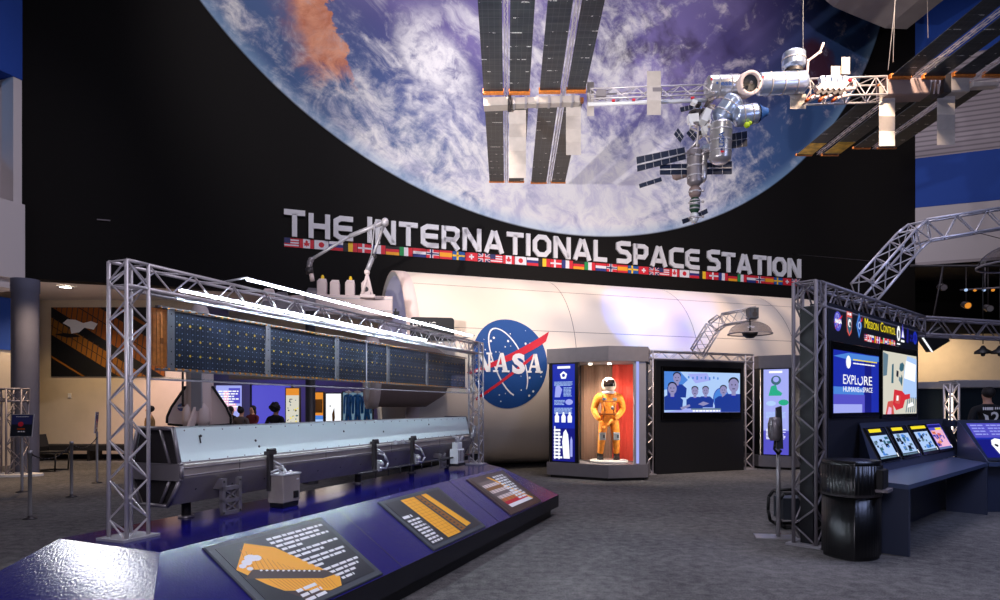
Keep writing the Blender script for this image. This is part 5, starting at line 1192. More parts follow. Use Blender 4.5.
a, b = HH(858.8, 325.5); g.use('g_sky').shape(HD, [(a, b+.16), (a+.1, b), (a, b-.16), (a-.1, b)], .004); g.use('g_navy').shape(HD, [(a, b+.11), (a+.07, b), (a, b-.11), (a-.07, b)], .006); g.use('g_pale').disc(HD, a, b, .05, .008, 16); g.use('g_navy').disc(HD, a, b, .03, .009, 14); g.use('g_red').shape(HD, [(a+.02, b+.04), (a+.1, b+.12), (a+.09, b+.06)], .01)
a0, b0 = HH(864.3, 327.6); a1, b1 = HH(895, 332.8); g.use('g_yellow'); hh = .105
g.text(HD, 'M', a0, b0, hh*1.2, hh*1.15, .006, .0); g.text(HD, 'ISSION', a0+hh*1.25, b0, hh*.9, (a1-a0)*.42-hh*1.25, .006, .0); g.text(HD, 'C', a0+(a1-a0)*.49, b0, hh*1.2, hh*1.05, .006, .0); g.text(HD, 'ONTROL', a0+(a1-a0)*.49+hh*1.15, b0, hh*.9, (a1-a0)*.51-hh*1.15, .006, .0)
for k, c in dict(red=(224, 48, 60), white=(240, 240, 250), blue=(40, 50, 200), navy=(30, 36, 130), black=(20, 16, 20), yellow=(250, 220, 60), green=(40, 180, 100), gold=(250, 170, 40), lblue=(40, 110, 220)).items(): glow('gf_'+k, c, .9)
n_ = 14; fw = (a1-a0)/n_
for i in range(n_): flag(g, HD, a0+i*fw, b0-.17, fw*.94, .09, FLAGS[i], .004, 'gf_')
a, b = HH(898.3, 333.5); g.use('g_white').disc(HD, a, b, .075, .004, 24, .11); g.use('g_dark').disc(HD, a, b-.005, .035, .006, 16, .07); g.use('g_white').disc(HD, a, b+.06, .02, .008, 10); g.rect(HD, a-.07, b-.16, a+.07, b-.14, .004)
a, b = HH(902.4, 334); g.use('g_violet').shape(HD, [(a-.09, b-.06), (a, b+.15), (a+.09, b-.06)], .004); g.use('g_white').shape(HD, [(a-.05, b-.05), (a, b+.06), (a+.05, b-.05)], .006); g.rect(HD, a-.08, b-.12, a+.08, b-.09, .004)
g.use('g_deep'); a, b = HH(906, 335); g.shape(HD, [(a, b-.1), (a+.05, b+.12), (a+.12, b+.08), (a+.1, b-.12)], .004); a, b = HH(909.5, 337); g.lines(HD, a, b+.04, .2, 2, .06, .045, .004, 0, .06); a, b = HH(914.8, 338); g.use('g_blue').disc(HD, a, b, .11, .004, 16, .1); g.use('g_deep').disc(HD, a, b, .06, .006, 16, .05)
g.build('header_graphics', mc)
def screen(label, x0, x1, zl, zh, paint):
    a0 = HH(x0, 380)[0]; a1 = HH(x1, 380)[0]; t = thing('video_screen', label, 'screen', HD.p((a0+a1)/2, zl, 0))
    mb = MB('black_gloss'); mb.bbox(HD, a0-.05, zl-.06, a1+.05, zh+.1, .002, .03, .006); mb.build('bezel', t); g = MB(); paint(g, a0, zl, a1-a0, zh-zl, .032); g.build('picture', t)
zl1 = HH(834, 413)[1]; zh1 = HH(834, 350)[1]
def explore(g, a, b, w, h, c):
    g.use('g_blue').rect(HD, a, b, a+w, b+h, c); g.use('g_sky').rect(HD, a, b+h*.1, a+w*.64, b+h*.42, c+.001); g.use('g_violet').rect(HD, a, b+h*.0, a+w*.66, b+h*.3, c+.0015); g.use('g_lav').rect(HD, a, b, a+w*.6, b+h*.14, c+.0018); g.use('g_sky').shape(HD, [(a, b+h*.9), (a+w*.3, b+h*.98), (a+w, b+h*.99), (a+w, b+h*.9), (a+w*.4, b+h*.86)], c+.001)
    g.use('g_white').disc(HD, a+w*.3, b+h*.83, w*.05, c+.003, 12); g.use('g_yellow').lines(HD, a+w*.4, b+h*.89, w*.55, 1, .1, h*.02, c+.003, 0, w*.05); g.use('g_white').lines(HD, a+w*.4, b+h*.83, w*.5, 1, .1, h*.02, c+.003, 0, w*.05)
    g.use('g_white'); g.text(HD, 'EXPL', a+w*.19, b+h*.47, h*.15, w*.30, c+.004); g.ring(HD, a+w*.555, b+h*.545, w*.05, h*.06, w*.012, c+.004, 24, 0, math.radians(150), math.radians(420)); g.text(HD, 'RE', a+w*.64, b+h*.47, h*.15, w*.19, c+.004)
    g.text(HD, 'HUMANS', a+w*.19, b+h*.345, h*.085, w*.34, c+.004); g.text(HD, 'IN', a+w*.545, b+h*.345, h*.05, w*.05, c+.004); g.text(HD, 'SPACE', a+w*.61, b+h*.345, h*.085, w*.23, c+.004)
    g.use('g_deep').rect(HD, a+w*.66, b, a+w*.82, b+h, c+.0005)
screen('blue screen reading EXPLORE HUMANS IN SPACE under the header', 830.5, 876, zl1, zh1, explore)
def cabin(g, a, b, w, h, c):
    S = lambda m, pts, e: g.use(m).shape(HD, [(a+w*x, b+h*y) for x, y in pts], c+e)
    g.use('g_cream').rect(HD, a, b, a+w, b+h, c)
    S('g_pale', [(.55, .3), (1, .25), (1, .95), (.7, .98), (.6, .7)], .001); S('g_steel', [(.0, .6), (.1, .62), (.14, .95), (0, .98)], .001); S('g_teal', [(.22, .5), (.28, .5), (.29, .82), (.24, .8)], .002)
    S('g_white', [(.6, .6), (.95, .55), (.98, .85), (.66, .9)], .0015); S('g_teal', [(.45, .74), (.5, .7), (.58, .73), (.6, .82), (.55, .86), (.47, .83)], .003); S('g_dark', [(.36, .62), (.42, .6), (.43, .7), (.37, .72)], .003); S('g_teal', [(.49, .5), (.53, .46), (.55, .6), (.51, .66)], .003); S('g_steel', [(.43, .56), (.5, .5), (.5, .6), (.45, .62)], .0025)
    S('g_red', [(.26, .16), (.3, .4), (.54, .38), (.66, .3), (.56, .1), (.36, .06)], .003); S('g_coral', [(.32, .18), (.34, .32), (.48, .3), (.46, .16)], .004); S('g_red', [(.56, .22), (.78, .26), (.78, .34), (.58, .32)], .0035); S('g_white', [(.36, .22), (.42, .22), (.42, .3), (.37, .3)], .005)
    S('g_coral', [(.06, .0), (.12, .2), (.26, .22), (.3, .0)], .003); S('g_pink', [(.1, .0), (.15, .12), (.22, .1), (.22, 0)], .004)
    for i in range(5): S('g_steel', [(.64+i*.07, .02), (.67+i*.07, .02), (.74+i*.06, .28), (.71+i*.06, .28)], .002+i*.0002)
    S('g_white', [(.7, .1), (.9, .14), (.86, .2), (.72, .16)], .004)
screen('bright screen showing white cabin interior with a red box', 880.5, 914, HH(890, 414)[1], HH(890, 351)[1]-.02, cabin)
# lattice truss in front of it
P_c = [V((3.565, 7.21, 0)), V((3.485, 7.585, 0))]
mt = thing('truss_frame', 'tall grey lattice truss column with black infill carrying a beam over mission control', 'truss', (3.6, 7.4, 0))
c1 = V((3.567, 7.387, 0)); dirh = HD.u; s_ = .25
mb = MB('alu_dark'); mb.truss(c1+Z*.02, c1+Z*3.02, dirh, s_, .022, 14, rb=.011); mb.build('column', mt)
mb = MB('alu_plain'); mb.obox(c1+Z*.012, dirh, HD.n, Z, .19, .19, .012); mb.build('base_plate', mt)
mb = MB('panel_black'); mb.obox(c1+Z*1.38, dirh, HD.n, Z, .07, .07, 1.36); mb.obox(c1+dirh*.19-HD.n*.05+Z*1.38, dirh, HD.n, Z, .03, .12, 1.36); mb.build('infill', mt)
c2 = c1+dirh*4.25
mb = MB('alu_dark'); mb.truss(c1+Z*2.88, c2+Z*2.88, Z, s_, .022, 18, rb=.011, h=.27); mb.build('beam', mt)
c3 = c2+U*6.0
mb = MB('alu_dark'); mb.truss(c2+Z*2.88-U*.2, c3+Z*2.88, Z, s_, .022, 22, rb=.011, h=.27); mb.build('beam', mt)
boom('boom_truss', 'bent lattice boom rising from the mission control beam towards the right wall', [at(864, 292, 8.6), at(909, 241, 9.3), at(920, 232, 9.5), at(1010, 217, 9.9), at(1090, 208, 10.2)], .25, .30, .018, [6, 1, 6, 4])
dome(at(1021, 265, 9.0), .5, 'clear half-round speaker dome at the right edge under the lattice boom', 1.0)
# consoles
F0 = V((4.33, 6.78, 0)); dk = HD.u; dn = HD.n
cs = thing('console_desk', 'dark blue-grey console desk with a sloped row of four lit screens', 'desk', F0+dk*1.5)
a_l = F0-dn*.02; L_ = 3.9
top = [F0+Z*.763, F0+dk*L_+Z*.763, F0+dk*(L_+.35)-dn*.5+Z*.80, F0-dk*.05-dn*.56+Z*.80]
mb = MB('console_top'); mb.prism([p-Z*.05 for p in top], Z*.05); mb.build('desk_top', cs)
mb = MB('console'); mb.hexa([F0+V((0,0,0)), F0+dk*.06, F0+dk*.06-dn*.62, F0-dn*.62, F0+Z*.713, F0+dk*.06+Z*.713, F0+dk*.06-dn*.62+Z*.74, F0-dn*.62+Z*.74]); mb.build('side_panel', cs)
mb = MB('console'); q = F0+dk*(L_-.06); mb.hexa([q, q+dk*.06, q+dk*.06-dn*.5, q-dn*.5, q+Z*.713, q+dk*.06+Z*.713, q+dk*.06-dn*.5+Z*.74, q-dn*.5+Z*.74]); mb.build('side_panel', cs)
mb = MB('console'); mb.hexa([F0-dn*.58+dk*.03, F0-dn*.58+dk*(L_+.3), F0-dn*.62+dk*(L_+.3), F0-dn*.62+dk*.03]+[p+Z*.76 for p in (F0-dn*.58+dk*.03, F0-dn*.58+dk*(L_+.3), F0-dn*.62+dk*(L_+.3), F0-dn*.62+dk*.03)]); mb.build('back_panel', cs)
sl0 = HD.p(.62, .80, .30); sl1 = HD.p(4.9, .80, .30); st0 = HD.p(.98, 1.386, .02); st1 = HD.p(5.3, 1.386, .02)
SF = Fr(sl0, dk, (HD.p(.62, 1.386, .02)-sl0)); slh = (HD.p(.62, 1.386, .02)-sl0).length
mb = MB('console'); mb.poly([sl0, sl1, st1, st0]); mb.poly([sl0, st0, st0-Z*.6-dn*.0, sl0-Z*.02]); mb.build('slope', cs)
for i, (x0, x1, ti_) in enumerate(((866, 891, 'g_yellow'), (890, 913.5, 'g_yellow'), (911, 935, 'g_yellow'), (929.5, 950, 'g_deep'))):
    xa, xb = SF.hit((x0+x1)/2-9.5+i*.9, 440)[0], SF.hit((x0+x1)/2+9.5-i*.9, 440)[0]
    mb = MB('black_gloss'); mb.bbox(SF, xa-.04, .1, xb+.05, slh*.88, .002, .022, .006)
    mb.use('g_dark'); mb.rect(SF, xa, .14, xb, slh*.86, .023); r = random.Random(i+2); W = xb-xa
    mb.use(ti_).rect(SF, xa+W*(.1 if i < 2 else 0), slh*.77, xb-W*(.25 if i < 2 else .03), slh*.84, .0245)
    if i == 3: mb.use('g_violet').rect(SF, xa, .14, xb, slh*.86, .0238); mb.use('g_yellow').rect(SF, xa+W*.45, slh*.7, xb-W*.1, slh*.76, .0246)
    mb.use('g_pale' if i < 3 else 'g_pink').rect(SF, xa+W*.04, slh*.27, xb-W*.05, slh*.70, .0242)
    for k in range(22): u_, v_ = r.uniform(.04, .75), r.uniform(.28, .62); mb.use(r.choice(('g_sky', 'g_teal', 'g_dark', 'g_steel', 'g_pale') if i < 3 else ('g_coral', 'g_blue', 'g_violet', 'g_orange'))).rect(SF, xa+W*u_, slh*v_, xa+W*(u_+r.uniform(.06, .2)), slh*(v_+r.uniform(.03, .09)), .0245+k*.00005)
    mb.use('g_white').rect(SF, xb-W*.03, .145, xb+W*.02, .2, .0246); mb.use('g_steel').lines(SF, xa, .165, W*.9, 1, .1, .02, .0246, 0, W*.3)
    mb.build('screen', cs)
wg = F0+dk*(L_+.02)
mb = MB('console_top'); TL = V((7.355, 10.3, 1.37)); mb.prism([wg+Z*.77, V((TL.x, TL.y, .77)), TL, TL.lerp(wg+Z*.77, .12)+Z*.02], dk*.04); mb.build('divider', cs)
# second console with the shuttle panel
G0 = wg+dk*.08; gd = V((.93, .10, 0)).normalized(); gn = V((gd.y, -gd.x, 0))
c2s = thing('console_desk', 'second dark console with a violet shuttle picture panel at the right edge', 'desk', G0+gd*1.5)
mb = MB('console_top'); mb.prism([G0+Z*.70, G0+gd*3+Z*.70, G0+gd*3-gn*.4+Z*.70, G0-gn*.4+Z*.70], Z*.06); mb.build('desk_top', c2s)
mb = MB('console'); mb.prism([G0+gd*.02-gn*.15, G0+gd*3-gn*.15, G0+gd*3-gn*.8, G0+gd*.02-gn*.8], Z*.7); mb.build('cabinet', c2s)
s0_ = G0-gn*.1+Z*.78; SG = Fr(s0_, gd, TL+dk*.08-s0_); hg = (TL+dk*.08-s0_).length
mb = MB('console'); mb.poly([SG.p(0, 0), SG.p(3, 0), SG.p(3, hg), SG.p(-.05, hg)]); mb.prism([SG.p(-.1, hg), SG.p(3, hg), SG.p(3, hg)-gn*.2, SG.p(-.1, hg)-gn*.2], -Z*.1); mb.build('slope', c2s)
SG.v = SG.v*(hg/.92); g = MB('g_blue'); g.rect(SG, .10, .06, 2.4, .84, .004); g.use('g_violet').rect(SG, .1, .5, .75, .84, .005); g.use('g_lav').lines(SG, .14, .80, .22, 4, .07, .025, .006, 0, .08); g.lines(SG, .42, .80, .26, 4, .07, .025, .006, 0, .08); g.use('g_yellow').rect(SG, .76, .72, 1.5, .80, .006); g.use('g_lav').lines(SG, .78, .68, .5, 3, .07, .025, .006, 0, .08)
g.use('g_deep').rect(SG, .1, .06, 2.4, .46, .0045)
cxg = .62
g.use('g_white').shape(SG, [(.34, .10), (.30, .34), (.34, .44), (.42, .48), (.56, .44), (.72, .34), (.9, .22), (1.1, .08)], .007); g.use('g_dark').shape(SG, [(.36, .36), (.34, .32), (.38, .28), (.41, .33)], .008); g.use('g_steel')
for k in range(3): g.rect(SG, .44+k*.12, .16, .5+k*.12, .2, .008)
g.build('shuttle_panel', c2s)
mat('bin_black', (9, 9, 10), .33)
# black fluted bin
tp = ground(851, 556); tb = thing('trash_bin', 'tall black fluted trash bin beside the console desk', 'bin', tp)
def flut(z0, z1, r, n, amp):
    k = []; m = n*4
    for z in (z0, z1):
        for i in range(m): t = 2*math.pi*i/m; rr_ = r*(1+amp*math.cos(n*t))*(1/max(abs(math.cos(t)), abs(math.sin(t))))**.35; k.append(tp+V((rr_*math.cos(t+.4), rr_*math.sin(t+.4), z)))
    return k, [(i, (i+1) % m, m+(i+1) % m, m+i) for i in range(m)], m
mb = MB('bin_black'); k, fs_, m = flut(.04, .66, .25, 40, .003); mb.add(k, fs_, True); mb.face([len(mb.v)-m+i for i in range(m)]); mb.build('body', tb)
mb = MB('rubber'); k, fs_, m = flut(.0, .05, .235, 40, .002); mb.add(k, fs_, True); mb.build('base', tb)
mb = MB('bin_black'); k, fs_, m = flut(.68, .98, .262, 40, .012); mb.add(k, fs_, True); mb.face([len(mb.v)-m+i for i in range(m)]); k, fs_, m = flut(.98, 1.03, .25, 40, .0); mb.add(k, fs_, True); mb.face([len(mb.v)-m+i for i in range(m)]); mb.build('hood', tb)
mb = MB('dark_metal'); k, fs_, m = flut(.655, .685, .262, 40, .0); mb.add(k, fs_, True); mb.build('rim', tb)
fo = Fr(tp+V((.22, -.14, .74)), V((.5, .55, 0)), Z, V((.74, -.67, 0))); mb = MB('rubber'); mb.bbox(fo, -.12, 0, .12, .2, -.02, .06, .01); mb.build('opening', tb); mb = MB('alu_dark'); mb.bbox(fo, -.13, -.03, .13, 0, -.02, .1); mb.build('tray', tb)
# hand sanitiser stand
hp = ground(775, 537); hs = thing('sanitizer_stand', 'slim grey dispenser stand on a flat silver base before the truss column', 'stand', hp)
mb = MB('silver'); mb.hexa([hp+V(q) for q in ((-.27, -.1, 0), (.2, -.2, 0), (.27, .08, 0), (-.2, .16, 0), (-.27, -.1, .012), (.2, -.2, .012), (.27, .08, .012), (-.2, .16, .012))]); mb.build('base', hs)
mb = MB('post_grey'); mb.tube(hp+V((.04, 0, .01)), hp+V((.04, 0, 1.2)), .025, 12); mb.build('post', hs)
mb = MB('frame_grey'); mb.hexa([hp+V(q) for q in ((.0, -.05, 1.08), (.08, -.05, 1.08), (.08, -.01, 1.08), (.0, -.01, 1.08), (.0, -.05, 1.58), (.06, -.05, 1.6), (.06, -.01, 1.6), (.0, -.01, 1.58))]); mb.build('back_plate', hs)
mb = MB('mid_metal'); mb.lathe(hp+V((-.03, -.06, 1.18)), Z, [(0, 0), (.05, .0), (.075, .06), (.08, .2), (.06, .28), (0, .29)], 20); mb.build('dispenser', hs)
mb = MB('rubber'); mb.path([hp+V((-.03, -.07, 1.18)), hp+V((-.05, -.09, 1.08)), hp+V((.01, -.07, 1.02)), hp+V((.05, -.06, 1.06))], .014, 8); mb.build('drip_tray', hs)
wp = ground(786, 527); ws = thing('luggage_cart', 'black rounded bent-tube seat frame half hidden behind the lattice column', 'chair', wp)
mb = MB('rubber')
for y in (-.16, .16):
    q = [(-.14, .06), (-.17, .2), (-.16, .38), (-.1, .46), (.2, .48)]; mb.path([wp+V((a, y, b)) for a, b in q], .022, 8); mb.path([wp+V((-.14, y, .06)), wp+V((-.08, y, .025)), wp+V((.3, y, .025))], .022, 8)
mb.tube(wp+V((-.1, -.16, .46)), wp+V((-.1, .16, .46)), .02, 8); mb.tube(wp+V((-.08, -.16, .025)), wp+V((-.08, .16, .025)), .02, 8); mb.build('frame', ws); mb = MB('frame_grey'); mb.box(wp+V((-.1, -.15, .12)), wp+V((.3, .15, .4))); mb.build('body', ws)
ws.name = 'stool'; WM['stool'] = WM['luggage_cart']
# beyond the gap on the right
def booth(label, x0, x1, Y, top, bot):
    w0, w1 = at(x0, 400, Y).x, at(x1, 400, Y).x; z1, z2 = at(0, top, Y).z, at(0, bot, Y).z
    t = thing('booth_wall', label, 'booth', ((w0+w1)/2, Y, 0)); f = Fr((w0, Y, 0), (1, -.08, 0), Z); mb = MB('booth_dark'); mb.bbox(f, 0, 0, w1-w0, z2, -.6, 0); mb.build('board', t); mb = MB('alu_plain'); mb.bbox(f, -.05, z2, w1-w0+.05, z1, -.65, .05, .02); mb.build('canopy', t)
booth('black booth with a pale canopy just right of the bright cabin screen', 908, 946.5, 15, 382, 389); booth('wide black booth with a pale canopy behind the second console', 957.5, 1040, 15, 380, 388)
lc = V((at(951.5, 400, 14.6).x, 14.6, 0)); t = thing('truss_column', 'warm-lit lattice column between the two black booths', 'truss', lc)
mb = MB('alu'); mb.truss(lc, lc+Z*2.1, (1, 0, 0), .2, .025, 9, rb=.016); mb.build('lattice', t); mb = MB('led_warm'); mb.box(lc+V((-.03, .02, .6)), lc+V((.03, .05, 1.9))); mb.build('light_strip', t)
for x, nm in ((983, 'left one of two black pendant lamps before the far cream wall'), (1000, 'right one of two black pendant lamps before the far cream wall')):
    c = at(x, 352, 16); t = thing('pendant_lamp', nm, 'lamp', c, 'pendant lamps over the booths'); mb = MB('black_paint'); mb.lathe(c, Z, [(.19, -.04), (.175, .02), (.08, .08), (.03, .16), (0, .16)], 24); mb.build('lamp_shade', t); mb = MB('rubber'); mb.tube(c+Z*.2, V((c.x, c.y, 5.06)), .012, 6); mb.build('cord', t); mb = MB('dark_metal'); mb.lathe(c-Z*.06, -Z, [(0, -.08), (.06, -.04), (.04, .04), (0, .05)], 12); mb.build('bulb', t)
t = thing('lighting_pipe', 'long dark lighting pipe holding the pendant lamps below the grey wall band', 'pipe', (14, 16, 5.08)); mb = MB('dark_metal'); mb.tube((10.2, 15.9, 5.08), (20, 15.9, 5.08), .03, 8); mb.build('pipe', t)
for x in (10.6, 15.2, 19.6): mb = MB('dark_metal'); mb.tube((x, 15.9, 5.08), (x+.4, 21.0 if x > 14 else 24.0, 7.3), .012, 6); mb.build('hanger', t)
c = at(935, 341, 15.5); t = thing('wall_speaker', 'tilted black speaker with a bright edge hung below the mission control beam', 'speaker', c); f = Fr(c, V((.75, -.1, .5)), V((-.5, 0, .75))); mb = MB('black_paint'); mb.bbox(f, -.18, -.2, .3, .22, -.3, 0, .02); mb.build('cabinet', t); mb = MB('g_white'); mb.bbox(f, -.19, -.2, -.18, .22, -.05, .02); mb.build('light_edge', t); mb = MB('dark_metal'); mb.tube(f.p(.1, .2, -.15), V((c.x+.2, c.y, 5.0)), .02, 6); mb.build('bracket', t)
for (x, y, m, nm) in ((966, 305, 'g_orange', 'small orange-lit theatre lamp among the dark ceiling rigging'), (988, 308, 'silver', 'round silver theatre lamp among the dark ceiling rigging'), (942, 287, 'alu_dark', 'small dark theatre lamp near the grey wall band')):
    c = at(x, y, 22); t = thing('theatre_lamp', nm, 'lamp', c); mb = MB('alu_dark'); mb.lathe(c, (-.2, -1, -.3), [(0, -.2), (.1, -.16), (.12, .14)], 18); mb.build('housing', t); mb = MB(m); mb.lathe(c+V((-.025, -.13, -.04)), (-.2, -1, -.3), [(0, 0), (.1, 0)], 18); mb.build('lens', t); mb = MB('dark_metal'); mb.tube(c, V((c.x, c.y, 6.4)), .02, 6); mb.build('hanger', t)
c = at(985, 288, 21); t = thing('light_track', 'thin track of tiny lamps across the dark ceiling at the right', 'light', c); mb = MB('alu_dark'); mb.tube(at(960, 290, 21), at(1010, 287, 20), .03, 8); mb.tube(at(985, 288, 20.5), at(985, 288, 20.5)+Z*.9, .02, 6); mb.build('track', t)
for k in range(4): mb = MB('g_orange' if k % 2 else 'g_pale'); mb.ball(at(966+k*9, 290, 20.7), .05, n=8, m=6); mb.build('lamp_head', t)
# ------------------------------------------------------------------ the station model hanging from the roof
def array_material():
    m, nt, b, x, y, z = new_nodes('wing_cells')
    P = vec(nt, x, y); n = noise(nt, vec(nt, x*.6, y*5.0), 2.2, 4, .6)
    gx = ((x/.082).fract()-.5).abs().gt(.465); gy = ((y/.16).fract()-.5).abs().gt(.47)
    base = mixc(nt, n.step(.3, .7), (18, 28, 40), (46, 54, 58))
    base = mixc(nt, gx.mx(gy)*.28, base, (104, 112, 116))
    cell = ((x/.041).fract()-.5).abs().lt(.44)*((y/.32).fract()).lt(.06)*noise(nt, P, 9, 2).gt(.58)
    base = mixc(nt, cell, base, (214, 216, 214))
    nt.links.new(base, b.inputs['Base Color']); b.inputs['Roughness'].default_value = .35
array_material()
YS = 11.0
st = thing('station_model', 'huge hanging space station model with long solar wings and silver modules before the planet mural', 'station model', at(735, 90, YS))
def Q(px, py, d=0.0): return at(px, py, YS+d)
AL = V((.011, 1, -.066)).normalized(); AR = V((-.09, 1, -.066)).normalized(); AD = AL            # the wings run away from the visitor and slightly down
def wing(x0, x1, y, Ln, Lf, name='solar_wing', m='wing_cells', gap=.16):
    """one blanket: from the truss towards the visitor (Ln) and away (Lf)"""
    a, b = Q(x0, y), Q(x1, y)
    for d, L in ((-1, Ln), (1, Lf)):
        if not L: continue
        p0, p1 = a+AD*d*gap, b+AD*d*gap; q0, q1 = a+AD*d*L, b+AD*d*L; r = [p0, p1, q1, q0] if d > 0 else [q0, q1, p1, p0]
        mb = MB(m); mb.prism([v-Z*.006 for v in r], Z*.012); o = mb.build(name, st)
        mb = MB('kapton'); u = (b-a).normalized(); mb.obox((p0+p1)/2, u, AD, Z, (b-a).length/2+.012, .03, .04); mb.build('end_bar', o); mb = MB('kapton'); mb.obox((q0+q1)/2, u, AD, Z, (b-a).length/2+.012, .018, .022); mb.build('end_bar', o)
# left pair of wings
wing(484, 503, 97, 4.2, 3.5); wing(509.5, 529, 97, 4.2, 3.5); wing(539, 559, 96, 4.2, 3.6); wing(566, 584, 95.5, 4.2, 3.6)
def mast(x, y, Ln, Lf):
    p = Q(x, y); mb = MB('alu'); mb.truss(p-AD*Ln, p+AD*Lf, Z, .05, .006, 46, rb=.0035, frames=False); mb.build('mast', st)
mast(506.2, 97, 4.2, 3.5); mast(562.8, 96, 4.2, 3.6); AD = AR
# right pair of wings, nearer the visitor's right
wing(884, 903, 82, 4.6, 2.75); wing(916, 936, 82, 4.6, 2.75); wing(946, 966, 80, 4.6, 2.5); wing(976, 998, 80, 4.6, 2.5)
mast(909.5, 82, 4.6, 2.7); mast(971, 80, 4.6, 2.5)
for x0, x1, d in ((884, 903, 2.2), (916, 936, 2.15)):
    a, b = Q(x0, 82), Q(x1, 82); mb = MB('gold_glint'); mb.prism([a+AD*d-Z*.012, b+AD*d-Z*.012, b+AD*(d+.5)-Z*.012, a+AD*(d+.5)-Z*.012], Z*.004); mb.build('gold_reflection', st)  # golden reflection at the far wing ends, put in as gold-coloured sheets
# main truss
T0, T1 = Q(486, 103), Q(985, 86)
def tp_(x): return T0.lerp(T1, (x-486)/(985-486))
mb = MB('alu'); dz = Z*.05; mb.truss(tp_(590)+dz, tp_(712)+dz, Z, .22, .014, 11, rb=.008, h=.17); mb.use('white_metal').tube(tp_(588)-Z*.08, tp_(712)-Z*.08, .035, 10); mb.build('truss_segment', st)
mb = MB('alu'); mb.truss(tp_(806), tp_(882), Z, .3, .018, 7, rb=.01, h=.30); mb.build('truss_segment', st)
mb = MB('radiator'); f = Fr(tp_(510), T1-T0, Z); mb.bbox(f, 0, -.07, 1.2, .05, -.1, .08, .02); mb.use('alu_plain')
for k in range(6): mb.bbox(f, .05+k*.2, -.08, .09+k*.2, .06, -.11, .09)
mb.build('truss_segment', st)
mb = MB('radiator'); mb.bbox(f, -.45, -.09, -.03, .05, -.12, .1); mb.use('dark_metal').bbox(f, -.04, -.1, .02, .07, -.15, .12); mb.build('battery_box', st)
f = Fr(tp_(882), T1-T0, Z); mb = MB('tube_taupe'); mb.bbox(f, 0, -.16, .75, .12, -.16, .14, .02); mb.use('radiator'); mb.bbox(f, 1.05, -.14, 1.42, .14, -.16, .14, .02); mb.bbox(f, 1.5, -.04, 1.95, .05, -.06, .08, .01); mb.use('alu')
for k in range(5): mb.tube(f.p(.75+k*.075, -.15, .1), f.p(.79+k*.075, .14, .1), .012, 6)
mb.use('dark_metal').bbox(f, .95, -.16, 1.08, .16, -.16, .16); mb.build('truss_segment', st)
for x in (600, 655, 822, 838, 846): mb = MB('silver' if x > 700 else 'mid_metal'); mb.obox(tp_(x)-V((0, .1, -.03)), (1, 0, 0), (0, 1, 0), Z, .08, .07, .055); mb.build('truss_fitting', st)
for x in (612, 632, 690): mb = MB('ink_red'); mb.obox(tp_(x)-V((0, .14, .1)), (1, 0, 0), (0, 1, 0), Z, .025, .02, .015); mb.build('marker', st)
# radiators: pale hanging panels
def rad(x0, y0, x1, y1, d=0.0, m='radiator', n=4, fold=.05):
    mb = MB(m)
    for i in range(n):                            # concertina leaves
        f0, f1 = i/n, (i+1)/n; ya, yb = y0+(y1-y0)*f0, y0+(y1-y0)*f1; da, db = d+(fold if i % 2 else 0), d+(0 if i % 2 else fold)
        mb.hexa([Q(x0, ya, da), Q(x1, ya, da), Q(x1, yb, db), Q(x0, yb, db), Q(x0, ya, da+.03), Q(x1, ya, da+.03), Q(x1, yb, db+.03), Q(x0, yb, db+.03)])
    mb.build('radiator', st)
rad(509, 110, 526, 178, .2, n=5); rad(566, 103, 581, 155, .1, n=4); rad(587, 82, 594, 116, .1, n=2); rad(647, 71, 661, 115, -.2, n=3); rad(790, 94, 806, 109, .1, n=1); rad(831, 66, 843, 84, .1, n=1); rad(841.5, 57, 850, 74, .05, n=1)
rad(879, 86, 895, 146, -.1, n=4, fold=.1); rad(937, 84, 955, 145, -.1, n=4, fold=.16)
# pressurised modules
def can(p0, p1, r, m, name='module', rings=2, cone=.0, n=28):
    p0, p1 = V(p0), V(p1); d = p1-p0; L = d.length; mb = MB(m); mb.lathe(p0, d, [(0, 0), (r*.55, 0), (r*.97, .05), (r, .07), (r, L-.07), (r*.97, L-.05), (r*.6, L), (0, L)], n)
    mb.use('alu_plain')
    for i in range(rings): h = L*(i+1)/(rings+1); mb.lathe(p0, d, [(r*1.005, h-.012), (r*1.03, h-.012), (r*1.03, h+.012), (r*1.005, h+.012)], n)
    return mb.build(name, st), d.normalized(), L
o, d_, L_ = can(Q(705, 87), Q(741, 85.5), .185, 'silver'); f = Fr(Q(712, 89, -.2), d_, Z); g = MB('ink_blue'); g.text(Fr(Q(719, 85.6, -.192), d_, Z), 'esa', .03, 0, .06, .19, .006, .02); g.use('ink_red').disc(Fr(Q(711.5, 79.5, -.17), d_, Z), 0, 0, .022, .012, 10); g.use('ink_blue').disc(Fr(Q(717, 85, -.192), d_, Z), 0, .03, .022, .012, 10); g.build('marking', o)
o, d_, L_ = can(Q(756, 84.5), Q(807, 82), .185, 'silver_blue', rings=3); g = MB('ink_red'); g.disc(Fr(Q(763, 77.5, -.17), d_, Z), 0, 0, .022, .012, 10); g.use('frame_grey').rect(Fr(Q(776, 78.5, -.17), d_, Z), 0, 0, .14, .03, .012); g.use('ink_red').disc(Fr(Q(800, 75.5, -.17), d_, Z), 0, 0, .018, .012, 10); g.build('marking', o)
nc = Q(748.5, 84, -.15); mb = MB('pink_white'); mb.lathe(nc, (.1, -1, -.25), [(.2, -.2), (.2, .08), (.185, .1), (.145, .1), (.135, .04)], 28); mb.use('black_paint').lathe(nc, (.1, -1, -.25), [(0, .03), (.14, .05)], 24); mb.use('silver').lathe(nc, (.1, -1, -.25), [(0, .05), (.03, .1), (.015, .12)], 10); mb.use('rubber')
